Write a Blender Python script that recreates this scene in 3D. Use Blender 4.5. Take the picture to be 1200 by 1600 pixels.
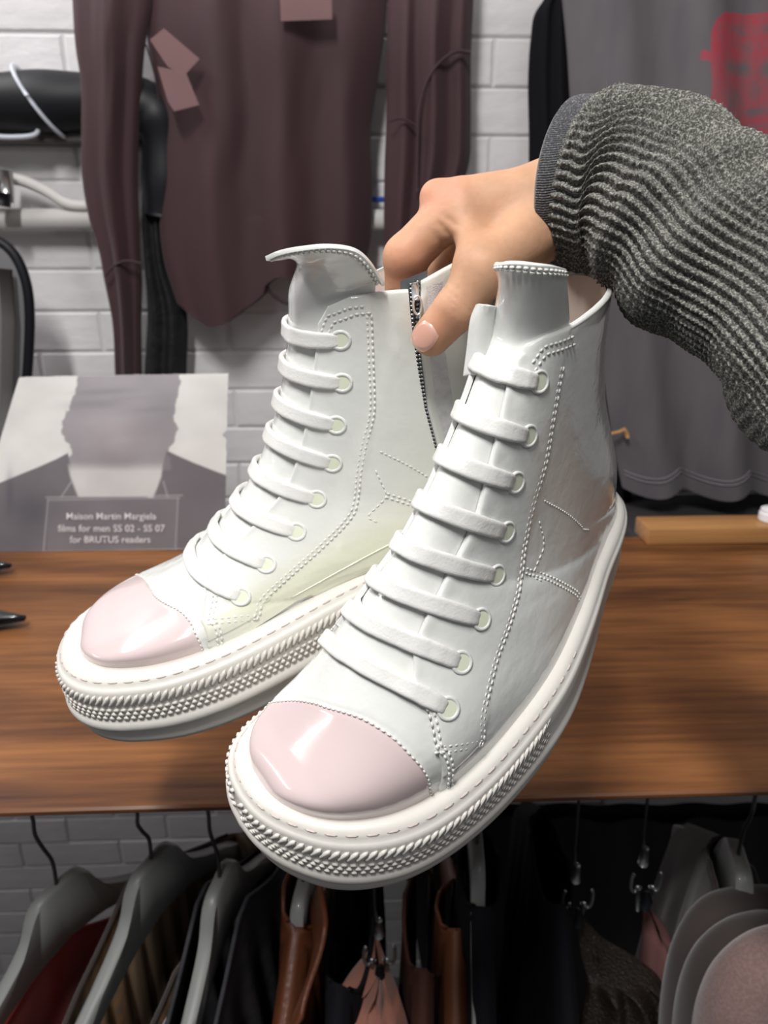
import bpy, math, random, json
import numpy as np
for _o in list(bpy.data.objects): bpy.data.objects.remove(_o)
PI=math.pi
random.seed(4); RNG=np.random.RandomState(7)
SC=bpy.context.scene; COL=SC.collection
# ------------------------------------------------------------------ camera, light, exposure
CAMZ=1.70; PITCH=math.radians(20); YAW=math.radians(-2.2); FPX=1109.0
cam_d=bpy.data.cameras.new('camera'); cam=bpy.data.objects.new('camera',cam_d); COL.objects.link(cam)
cam.location=(0,0,CAMZ); cam.rotation_euler=(PI/2-PITCH,0,YAW)
cam_d.sensor_fit='VERTICAL'; cam_d.sensor_height=36; cam_d.lens=FPX/1600*36; cam_d.clip_start=.01
cam_d.dof.use_dof=True; cam_d.dof.focus_distance=.31; cam_d.dof.aperture_fstop=cam_d.lens/2.0
SC.camera=cam
SC.view_settings.view_transform='Standard'; SC.view_settings.look='None'; SC.view_settings.gamma=1; SC.view_settings.use_curve_mapping=False
SC.view_settings.exposure=0.08
wd=bpy.data.worlds.new('world'); SC.world=wd; wd.use_nodes=True
wd.node_tree.nodes['Background'].inputs[0].default_value=(.95,.97,1,1); wd.node_tree.nodes['Background'].inputs[1].default_value=.12
def area(name,loc,size,power,target,color=(1,1,1)):
    d=bpy.data.lights.new(name,'AREA'); d.shape='RECTANGLE'; d.size,d.size_y=size; d.energy=power; d.color=color
    o=bpy.data.objects.new(name,d); COL.objects.link(o); o.location=loc
    v=np.array(target,float)-np.array(loc,float); z=-v/np.linalg.norm(v); x=np.cross((0,1,0),z)
    if np.linalg.norm(x)<1e-3: x=np.array((1.,0,0))
    x/=np.linalg.norm(x); y=np.cross(z,x)
    import mathutils
    o.rotation_euler=mathutils.Matrix(np.c_[x,y,z].tolist()).to_euler(); return o
area('ceiling_strip_light',(-.30,-.30,2.85),(.12,.6),29,(.0,.45,1.3),(1,.98,.95))
area('ceiling_strip_light',(.75,-.2,2.85),(.25,1.3),4,(.2,.6,1.3),(1,.98,.95))
area('ceiling_strip_light',(-1.15,.75,2.85),(.16,1.1),14,(-.1,.6,1.4),(1,.97,.96))
area('toe_highlight_helper',(-1.5,.30,1.96),(.035,.40),1.0,(-.05,.27,1.45),(1,.98,.96))  # unseen light added to put a highlight streak on the right toe cap
# ------------------------------------------------------------------ pixel / camera helpers (points are real 3-D positions)
cp_,sp_=math.cos(PITCH),math.sin(PITCH); cy_,sy_=math.cos(YAW),math.sin(YAW)
_f=np.array((-sy_*cp_,cy_*cp_,-sp_)); _r=np.array((cy_,sy_,0)); _d=np.cross(_f,_r)
C0=np.array((0,0,CAMZ))
def c2w(C):
    C=np.asarray(C,float); return C0+C[...,0:1]*_r+C[...,1:2]*_d+C[...,2:3]*_f
def ray(u,v): return (u-600)/FPX*_r+(v-800)/FPX*_d+_f
def atY(u,v,Y): r=ray(u,v); return C0+r*(Y/r[1])
def atZ(u,v,Z): r=ray(u,v); return C0+r*((Z-CAMZ)/r[2])
def atD(u,v,d): return C0+ray(u,v)*d
# ------------------------------------------------------------------ materials
MATS={}
def mat(name,col,rough=.5,metal=0,coat=0,spec=.5,bump=None,noise=None,alpha=1,sheen=0,vc=None,sss=0,trans=0,coat_r=.05,extra=None):
    m=bpy.data.materials.new(name); m.use_nodes=True; nt=m.node_tree; N=nt.nodes; Lk=nt.links; b=N['Principled BSDF']
    b.inputs['Base Color'].default_value=(*col,1); b.inputs['Roughness'].default_value=rough; b.inputs['Metallic'].default_value=metal
    b.inputs['Coat Weight'].default_value=coat; b.inputs['Coat Roughness'].default_value=coat_r; b.inputs['Specular IOR Level'].default_value=spec
    b.inputs['Alpha'].default_value=alpha; b.inputs['Sheen Weight'].default_value=sheen; b.inputs['Transmission Weight'].default_value=trans
    if sss: b.inputs['Subsurface Weight'].default_value=sss; b.inputs['Subsurface Radius'].default_value=(1,.35,.2); b.inputs['Subsurface Scale'].default_value=.006
    tc=N.new('ShaderNodeTexCoord')
    src=None
    if vc:
        a=N.new('ShaderNodeAttribute'); a.attribute_name=vc; src=a.outputs['Color']; Lk.new(src,b.inputs['Base Color'])
    if noise:  # (scale vec, second colour, detail, contrast lo, hi)
        mp=N.new('ShaderNodeMapping'); mp.inputs['Scale'].default_value=noise[0]; Lk.new(tc.outputs['Object'],mp.inputs[0])
        n=N.new('ShaderNodeTexNoise'); n.inputs['Scale'].default_value=1; n.inputs['Detail'].default_value=noise[2]; Lk.new(mp.outputs[0],n.inputs[0])
        r=N.new('ShaderNodeMapRange'); r.inputs[1].default_value=noise[3]; r.inputs[2].default_value=noise[4]; Lk.new(n.outputs['Fac'],r.inputs[0])
        mx=N.new('ShaderNodeMix'); mx.data_type='RGBA'; Lk.new(r.outputs[0],mx.inputs[0]); mx.inputs[6].default_value=(*col,1); mx.inputs[7].default_value=(*noise[1],1)
        if src is not None: mx.blend_type='MULTIPLY'; Lk.new(src,mx.inputs[6])
        Lk.new(mx.outputs[2],b.inputs['Base Color'])
    if bump:  # list of (scale vec, strength, detail, dist)
        prev=None
        for sc_,st,de,di in bump:
            mp=N.new('ShaderNodeMapping'); mp.inputs['Scale'].default_value=sc_; Lk.new(tc.outputs['Object'],mp.inputs[0])
            n=N.new('ShaderNodeTexNoise'); n.inputs['Scale'].default_value=1; n.inputs['Detail'].default_value=de; Lk.new(mp.outputs[0],n.inputs[0])
            bp=N.new('ShaderNodeBump'); bp.inputs['Strength'].default_value=st; bp.inputs['Distance'].default_value=di; Lk.new(n.outputs['Fac'],bp.inputs['Height'])
            if prev: Lk.new(prev.outputs[0],bp.inputs['Normal'])
            prev=bp
        Lk.new(prev.outputs[0],b.inputs['Normal'])
        if coat: Lk.new(prev.outputs[0],b.inputs['Coat Normal'])
    MATS[name]=m; return m
def S3(s): return (s,s,s)
# ------------------------------------------------------------------ mesh helpers
def tagit(o,label=None,cat=None,group=None,kind=None):
    if label: o['label']=label
    if cat: o['category']=cat
    if group: o['group']=group
    if kind: o['kind']=kind
    return o
def empty(name,loc,label=None,cat=None,group=None):
    o=bpy.data.objects.new(name,None); o.empty_display_size=.02; COL.objects.link(o); o.location=tuple(loc); tagit(o,label,cat,group); return o
def rootloc(parent):
    p=np.zeros(3)
    while parent is not None: p=p+np.array(parent.location); parent=parent.parent
    return p
class MB:
    def __init__(s): s.v=[];s.f=[];s.n=0;s.c=[]
    def add(s,V,F,col=None):
        V=np.asarray(V,float).reshape(-1,3); s.v.append(V); s.f+= [tuple(int(i)+s.n for i in f) for f in F]; s.n+=len(V)
        s.c.append(np.tile(np.array(col if col is not None else (1,1,1),float),(len(V),1)) if (col is None or np.ndim(col)==1) else np.asarray(col,float))
    def grid(s,P,cu=False,cv=False,flip=False,col=None):
        n,m=P.shape[:2]; F=[]
        for i in range(n if cu else n-1):
            a=i*m; b=((i+1)%n)*m
            for j in range(m if cv else m-1):
                k=(j+1)%m; q=(a+j,b+j,b+k,a+k); F.append(q[::-1] if flip else q)
        s.add(P.reshape(-1,3),F,None if col is None else col)
    def box(s,lo,hi):
        x0,y0,z0=lo;x1,y1,z1=hi
        s.add([(x0,y0,z0),(x1,y0,z0),(x1,y1,z0),(x0,y1,z0),(x0,y0,z1),(x1,y0,z1),(x1,y1,z1),(x0,y1,z1)],[(0,3,2,1),(4,5,6,7),(0,1,5,4),(1,2,6,5),(2,3,7,6),(3,0,4,7)])
    def tube(s,pts,rad,n=10,caps=True,squash=None,upv=None):
        pts=np.asarray(pts,float); m=len(pts); rad=np.broadcast_to(np.asarray(rad,float),(m,))
        t=np.gradient(pts,axis=0); t/=np.linalg.norm(t,axis=1)[:,None]+1e-12
        up=np.array(upv if upv is not None else ((0,0,1) if abs(t[0][2])<.9 else (0,1,0)),float); rings=[]
        for i in range(m):
            x=np.cross(up,t[i]); x/=np.linalg.norm(x)+1e-12; y=np.cross(t[i],x); 
            if upv is None: up=y
            a=np.linspace(0,2*PI,n,endpoint=False); sq=1 if squash is None else squash
            rings.append(pts[i]+rad[i]*(np.outer(np.cos(a),x)+sq*np.outer(np.sin(a),y)))
        R=np.array(rings); base=s.n; s.grid(R,cv=True,flip=True)
        if caps:
            s.f.append(tuple(base+j for j in range(n))); s.f.append(tuple(base+(m-1)*n+j for j in range(n-1,-1,-1)))
    def build(s,name,m,parent=None,smooth=True,cols=False,label=None,kind=None,auto=None):
        V=np.concatenate(s.v); V=V-rootloc(parent)
        me=bpy.data.meshes.new(name); me.from_pydata(V.tolist(),[],s.f); me.materials.append(m if not isinstance(m,str) else MATS[m])
        if cols:
            C=np.concatenate(s.c); ca=me.color_attributes.new('col','FLOAT_COLOR','POINT'); ca.data.foreach_set('color',np.c_[C,np.ones(len(C))].ravel())
        me.polygons.foreach_set('use_smooth',[smooth]*len(me.polygons)); me.update()
        if auto is not None:
            import bmesh
            bm=bmesh.new(); bm.from_mesh(me); bmesh.ops.recalc_face_normals(bm,faces=bm.faces)
            for e in bm.edges:
                if len(e.link_faces)==2 and e.calc_face_angle(0)>math.radians(auto): e.smooth=False
            bm.to_mesh(me); bm.free()
        o=bpy.data.objects.new(name,me); COL.objects.link(o)
        if parent is not None: o.parent=parent
        tagit(o,label,None,None,kind); return o
def rbox(name,lo,hi,m,parent=None,bev=.002,seg=2,**k):
    b=MB(); b.box(lo,hi); o=b.build(name,m,parent,smooth=True,auto=30,**k)
    import bmesh
    bm=bmesh.new(); bm.from_mesh(o.data); bmesh.ops.bevel(bm,geom=list(bm.edges),offset=bev,segments=seg,affect='EDGES',profile=.5)
    for e in bm.edges: e.smooth=True
    bm.to_mesh(o.data); bm.free(); o.data.polygons.foreach_set('use_smooth',[seg>2]*len(o.data.polygons)); return o
def vnoise(P,scale,seed=0,octv=3):
    """smooth value noise for arrays of 3-D points"""
    P=np.asarray(P,float)*scale; out=0; amp=1; tot=0
    for k in range(octv):
        q=P*2**k+seed*17.3+k*5.1; i=np.floor(q).astype(int); f=q-i; f=f*f*(3-2*f); r=0
        for dx in (0,1):
            for dy in (0,1):
                for dz in (0,1):
                    h=((i[...,0]+dx)*374761393+(i[...,1]+dy)*668265263+(i[...,2]+dz)*2147483647)&0x7fffffff
                    h=(h^(h>>13))*1274126177&0x7fffffff; h=((h^(h>>16))&0xffff)/65535.
                    r=r+h*(f[...,0] if dx else 1-f[...,0])*(f[...,1] if dy else 1-f[...,1])*(f[...,2] if dz else 1-f[...,2])
        out=out+amp*(r*2-1); tot+=amp; amp*=.5
    return out/tot
def lerp1(x,xp,fp): return np.interp(x,xp,fp)
def sm(x,a,b): t=np.clip((x-a)/(b-a),0,1); return t*t*(3-2*t)
# ------------------------------------------------------------------ materials
MATS_=None
PAT=[(S3(120),.25,3,.0012),(S3(700),.12,2,.0003)]
mat('white_patent',(.71,.72,.70),.16,coat=.8,coat_r=.06,bump=PAT)
mat('white_patent_vc',(.71,.72,.70),.15,coat=.8,coat_r=.06,bump=PAT,vc='col')
_n=MATS['white_patent_vc'].node_tree; _a=[n for n in _n.nodes if n.type=='ATTRIBUTE'][0]; _mx=_n.nodes.new('ShaderNodeMix'); _mx.data_type='RGBA'; _mx.blend_type='MULTIPLY'; _mx.inputs[0].default_value=1; _mx.inputs[7].default_value=(.71,.72,.70,1)
_n.links.new(_a.outputs['Color'],_mx.inputs[6]); _n.links.new(_mx.outputs[2],_n.nodes['Principled BSDF'].inputs['Base Color'])
mat('pink_patent',(.62,.505,.505),.14,coat=1,coat_r=.04,bump=[(S3(60),.12,2,.001)])
mat('lace_white',(.72,.72,.70),.42,coat=.25,coat_r=.2,bump=[(S3(900),.35,3,.0004),(S3(160),.25,2,.001)])
mat('stitch',(.72,.72,.69),.4,coat=.3)
mat('resin_green',(.72,.76,.60),.12,coat=1)
mat('rubber',(.67,.645,.605),.42,coat=.12,coat_r=.25,bump=[(S3(300),.2,3,.0005)])
mat('fox_stitch',(.54,.46,.43),.7)
mat('lining',(.74,.62,.55),.75,bump=[(S3(900),.3,2,.0003)])
mat('suede',(.66,.65,.66),.95,sheen=.5,bump=[(S3(1500),.6,3,.0006)],noise=(S3(250),(.56,.55,.57),3,.4,.7))
mat('zip_tape',(.10,.11,.12),.7); mat('grey_metal',(.35,.36,.37),.35,metal=.9); mat('silver',(.80,.80,.80),.25,metal=.6)
# wood
def wood(name,c1,c2,c3,sx=1.0,off=0):
    m=bpy.data.materials.new(name); m.use_nodes=True; nt=m.node_tree; N=nt.nodes; K=nt.links; b=N['Principled BSDF']; b.inputs['Roughness'].default_value=.38; b.inputs['Specular IOR Level'].default_value=.35
    tc=N.new('ShaderNodeTexCoord'); mp=N.new('ShaderNodeMapping'); mp.inputs['Scale'].default_value=(1.5*sx,8,8); mp.inputs['Location'].default_value=(off,off*.7,0); K.new(tc.outputs['Object'],mp.inputs[0])
    n0=N.new('ShaderNodeTexNoise'); n0.inputs['Scale'].default_value=1.3; n0.inputs['Detail'].default_value=4; n0.inputs['Distortion'].default_value=1.4; K.new(mp.outputs[0],n0.inputs[0])
    w=N.new('ShaderNodeTexWave'); w.bands_direction='Y'; w.inputs['Scale'].default_value=.35; w.inputs['Distortion'].default_value=14; w.inputs['Detail'].default_value=3; w.inputs['Detail Scale'].default_value=1.2; K.new(mp.outputs[0],w.inputs[0])
    mp2=N.new('ShaderNodeMapping'); mp2.inputs['Scale'].default_value=(9*sx,160,160); K.new(tc.outputs['Object'],mp2.inputs[0])
    n1=N.new('ShaderNodeTexNoise'); n1.inputs['Scale'].default_value=1; n1.inputs['Detail'].default_value=4; K.new(mp2.outputs[0],n1.inputs[0])
    r=N.new('ShaderNodeValToRGB'); r.color_ramp.elements[0].position=.28; r.color_ramp.elements[0].color=(*c1,1); r.color_ramp.elements[1].position=.72; r.color_ramp.elements[1].color=(*c3,1); e=r.color_ramp.elements.new(.5); e.color=(*c2,1)
    m1=N.new('ShaderNodeMath'); m1.operation='MULTIPLY_ADD'; m1.inputs[1].default_value=.50; K.new(n0.outputs['Fac'],m1.inputs[0])
    m2=N.new('ShaderNodeMath'); m2.operation='MULTIPLY'; m2.inputs[1].default_value=.16; K.new(w.outputs['Fac'],m2.inputs[0]); K.new(m2.outputs[0],m1.inputs[2])
    m3=N.new('ShaderNodeMath'); m3.operation='MULTIPLY_ADD'; m3.inputs[1].default_value=.42; K.new(n1.outputs['Fac'],m3.inputs[0]); K.new(m1.outputs[0],m3.inputs[2]); K.new(m3.outputs[0],r.inputs[0]); K.new(r.outputs[0],b.inputs['Base Color'])
    bp=N.new('ShaderNodeBump'); bp.inputs['Strength'].default_value=.15; bp.inputs['Distance'].default_value=.0004; K.new(n1.outputs['Fac'],bp.inputs['Height']); K.new(bp.outputs[0],b.inputs['Normal']); MATS[name]=m
wood('walnut',(.042,.015,.008),(.15,.058,.020),(.29,.118,.040))
wood('walnut_end',(.16,.07,.03),(.36,.17,.06),(.50,.26,.10),.6,3.1)
mat('brick_paint',(.72,.70,.72),.55,noise=((9,9,22),(.62,.60,.62),4,.45,.75),bump=[((30,30,60),.5,4,.003),(S3(300),.3,3,.0006)])
mat('mortar_paint',(.66,.64,.66),.6,bump=[(S3(60),.5,4,.003)])
mat('floor_concrete',(.10,.10,.10),.6,noise=(S3(4),(.07,.07,.07),4,.4,.7)); mat('ceiling_paint',(.7,.7,.7),.8)
SHELF_Z=CAMZ-.38
# ------------------------------------------------------------------ setting
def setting():
    YW=1.27
    mb=MB(); mb.box((-1.6,YW+.0012,0),(1.9,YW+.10,2.95)); w=mb.build('wall_back',MATS['mortar_paint'],None,smooth=False,kind='structure')
    variants=[]
    for k in range(4):
        me_b=MB(); a,b=.1078,.0322; j=lambda: RNG.uniform(-.0007,.0007)
        fr=[(-a+j(),0+j()*.6,-b+j()),(a+j(),0+j()*.6,-b+j()),(a+j(),0+j()*.6,b+j()),(-a+j(),0+j()*.6,b+j())]
        i_=.0035; f2=[(x*(1-i_/a),-.0022,z*(1-i_/b)) for x,_,z in fr]; bk=[(x,.014,z) for x,_,z in fr]
        me_b.add(bk+fr+f2,[(0,1,5,4),(1,2,6,5),(2,3,7,6),(3,0,4,7),(4,5,9,8),(5,6,10,9),(6,7,11,10),(7,4,8,11),(8,9,10,11)])
        o=me_b.build('brick',MATS['brick_paint'],None,smooth=False); variants.append(o.data); bpy.data.objects.remove(o)
    zt=2.08
    for r in range(34):
        z=zt-.034-r*.0675
        if z<0.02: break
        if .80<z<1.10: continue
        for c in range(-6,8):
            x=c*.219+(.11 if r%2 else 0)
            if z<.85 and (x>.45 or x<-1.15): continue
            if z>.85 and (x>.98 or x<-1.0): continue
            o=bpy.data.objects.new('brick',random.choice(variants)); COL.objects.link(o); o.parent=w; o.location=(x,YW+RNG.uniform(-.0008,.0012),z)
    mb=MB(); mb.box((-1.6,-1.6,-.05),(1.9,1.37,0)); mb.build('floor',MATS['floor_concrete'],None,smooth=False,kind='structure')
    mb=MB(); mb.box((-1.6,-1.6,2.95),(1.9,1.37,3.0)); mb.build('ceiling',MATS['ceiling_paint'],None,smooth=False,kind='structure')
    mb=MB(); pr=[(.4215,0),(.4195,-.0015),(.4195,-.004),(.4205,-.0055),(.449,-.024),(.925,-.024),(.925,0)]; G=np.array([[(x,y,SHELF_Z+z) for y,z in pr] for x in (-1.2,1.3)]); mb.grid(G,cv=True); mb.f.append(tuple(range(7))); mb.f.append(tuple(range(13,6,-1)))
    o=mb.build('shelf',MATS['walnut'],None,smooth=False); tagit(o,'long walnut shelf board with brown wavy grain crossing the picture','shelf')
    o=rbox('wooden_block',(.40,.895,SHELF_Z),(.80,.945,SHELF_Z+.024),MATS['walnut_end'],None,.0015,3); tagit(o,'lighter wooden board lying on the right rear of the shelf','board')
def cr(P,n,closed=False):
    """centripetal-ish Catmull-Rom resample by chord parameter -> n points"""
    P=np.asarray(P,float); 
    d=np.r_[0,np.cumsum(np.linalg.norm(np.diff(P,axis=0),axis=1)**0.5)]
    return crs(d,P,np.linspace(0,d[-1],n)),d
def crs(d,P,t):
    P=np.asarray(P,float); d=np.asarray(d,float)
    if P.ndim==1: P=P[:,None]; sq=True
    else: sq=False
    m=np.gradient(P,d,axis=0) if len(d)>2 else np.repeat((P[1:]-P[:1])/(d[1]-d[0]),2,0)
    i=np.clip(np.searchsorted(d,t,side='right')-1,0,len(d)-2)
    h=d[i+1]-d[i]; u=(t-d[i])/h; u=u[:,None]; h=h[:,None]
    r=(2*u**3-3*u**2+1)*P[i]+(u**3-2*u**2+u)*h*m[i]+(-2*u**3+3*u**2)*P[i+1]+(u**3-u**2)*h*m[i+1]
    return r[:,0] if sq else r
# feather line plan (half), toe->heel : (x, y)
PLAN=np.array([(29.6,0),(29.45,1.1),(28.9,2.2),(27.7,3.3),(25.5,4.2),(22.5,4.65),(19.5,4.7),(15.5,4.35),(11,3.8),(6.5,3.5),(3.3,3.15),(1.5,2.3),(0.75,1.2),(0.55,0)])
# ridge, toe->top : (x,z)
RIDGE=np.array([(29.6,4.2),(29.3,5.4),(28.2,6.6),(26.2,7.6),(23.6,8.6),(20.8,10.4),(18.4,12.8),(16.6,15.4),(15.2,18.2),(14.4,20.4)])
BACK=np.array([(0.55,4.0),(0.35,6.5),(0.7,10),(1.3,14),(1.5,17.5),(1.3,20.6)])
ZF=4.0
PX=np.array([0.5,4,9,14,19,24,28.5])
def planof(par):
    p=PLAN*np.array([1,par.get('pw',1.0)])
    o=par.get('po',np.zeros(7)); p[:,1]*=1+crs(PX,np.asarray(o),np.clip(p[:,0],.5,28.5))
    p[:,0]=p[:,0]+par.get('pl',0)*(p[:,0]/30)
    return p
def surf(par,S,T):
    """S in [0,1] (toe -> collar), T in [0,1] (ridge -> feather/back seam). returns local xyz for +Y side"""
    plan=planof(par); 
    ridge=RIDGE.copy(); ridge+=np.asarray(par.get('ridge',np.zeros_like(RIDGE)))
    back=BACK+np.asarray(par.get('back',np.zeros_like(BACK)))
    zf=ZF
    R,_=cr(ridge,400); 
    dR=np.r_[0,np.cumsum(np.linalg.norm(np.diff(R,axis=0),axis=1))]; dR/=dR[-1]
    F,_=cr(plan,300); K,_=cr(back,120)
    # B curve: 3d (x,y,z)
    toe=0.25*np.clip((F[:,0]-20)/9.6,0,1)**2
    B=np.vstack([np.c_[F[:,0],F[:,1],zf+toe],np.c_[K[1:,0],0*K[1:,0],K[1:,1]]])
    dB=np.r_[0,np.cumsum(np.linalg.norm(np.diff(B,axis=0),axis=1))]; Lf=dB[299]; Lt=dB[-1]
    sh=0.62 # s at the heel corner
    # map s -> arc on B
    def bm(s): return np.where(s<sh, Lf*(s/sh), Lf+(Lt-Lf)*((s-sh)/(1-sh)))
    Rm=np.c_[np.interp(S,dR,R[:,0]),np.interp(S,dR,R[:,1])]
    a=bm(S); Bx=np.interp(a,dB,B[:,0]); By=np.interp(a,dB,B[:,1]); Bz=np.interp(a,dB,B[:,2])
    tm=np.interp(S,[0,.25,.4,.5,.62,.8,1],[1,1,.93,.82,.66,.56,.52])
    ws=par.get('ws',1.0)
    Wm=np.interp(S,[0,.2,.3,.4,.5,.58,.66,.8,.9,1],[0,3.9,4.3,4.35,4.25,4.1,4.0,3.95,3.95,4.0])*ws
    Wm=np.maximum(Wm,By); Wm=np.where(S<.25,By,Wm)
    n=2.3
    e1=np.clip(1-T/tm,0,1); p1=(1-e1**n)**(1/n)
    e2=np.clip((T-tm)/np.maximum(1-tm,1e-3),0,1); p2=(1-e2**2.2)**(1/2.2)
    y=np.where(T<=tm,Wm*p1,By+(Wm-By)*p2)
    g=T
    g=np.where(S<.5, T+0*T, T)
    x=Rm[:,0]+(Bx-Rm[:,0])*g; z=Rm[:,1]+(Bz-Rm[:,1])*g
    # forefoot: bulge z so section is elliptic: z stays high near the ridge
    k=np.clip(1-(S-.0)/.55,0,1)
    bul=(1-T**2.4)**(1/2.4)   # ellipse height factor 1..0
    zz=Bz+(Rm[:,1]-Bz)*bul
    wq=np.clip(1.15-S/.22,0,1)*.5; xx=Bx+(Rm[:,0]-Bx)*((.5-wq)*(1-T)+(.5+wq)*bul)
    z=z*(1-k)+zz*k
    x=x*(1-k)+xx*k
    return np.c_[x,y,z]
def warp(par,P):
    P=P.copy(); x=P[:,0]; z=P[:,2]
    P[:,1]+=par.get('sg',1)*crs([0,6,14,20,24,27,29.6,32],[0,-.15,.25,.6,.25,-.5,-1.5,-2.4],np.clip(x,0,32))
    P[:,1]+=par.get('yc',0)*((x-8)/20)**2*(x>8)+par.get('lean',0)*np.clip((z-5)/15,0,2)+crs(PX,np.asarray(par.get('co',np.zeros(7))),np.clip(x,.5,28.5))
    return P
def soleoutline(par,off,n=200):
    plan=planof(par)
    F,_=cr(plan,n)
    F=np.vstack([F,F[-2:0:-1]*[1,-1]])
    t=np.roll(F,-1,0)-np.roll(F,1,0); t/=np.linalg.norm(t,axis=1)[:,None]
    nrm=np.c_[-t[:,1],t[:,0]]
    c=F-[15,0]
    if (nrm*c).sum()<0: nrm=-nrm
    return F+nrm*off
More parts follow.
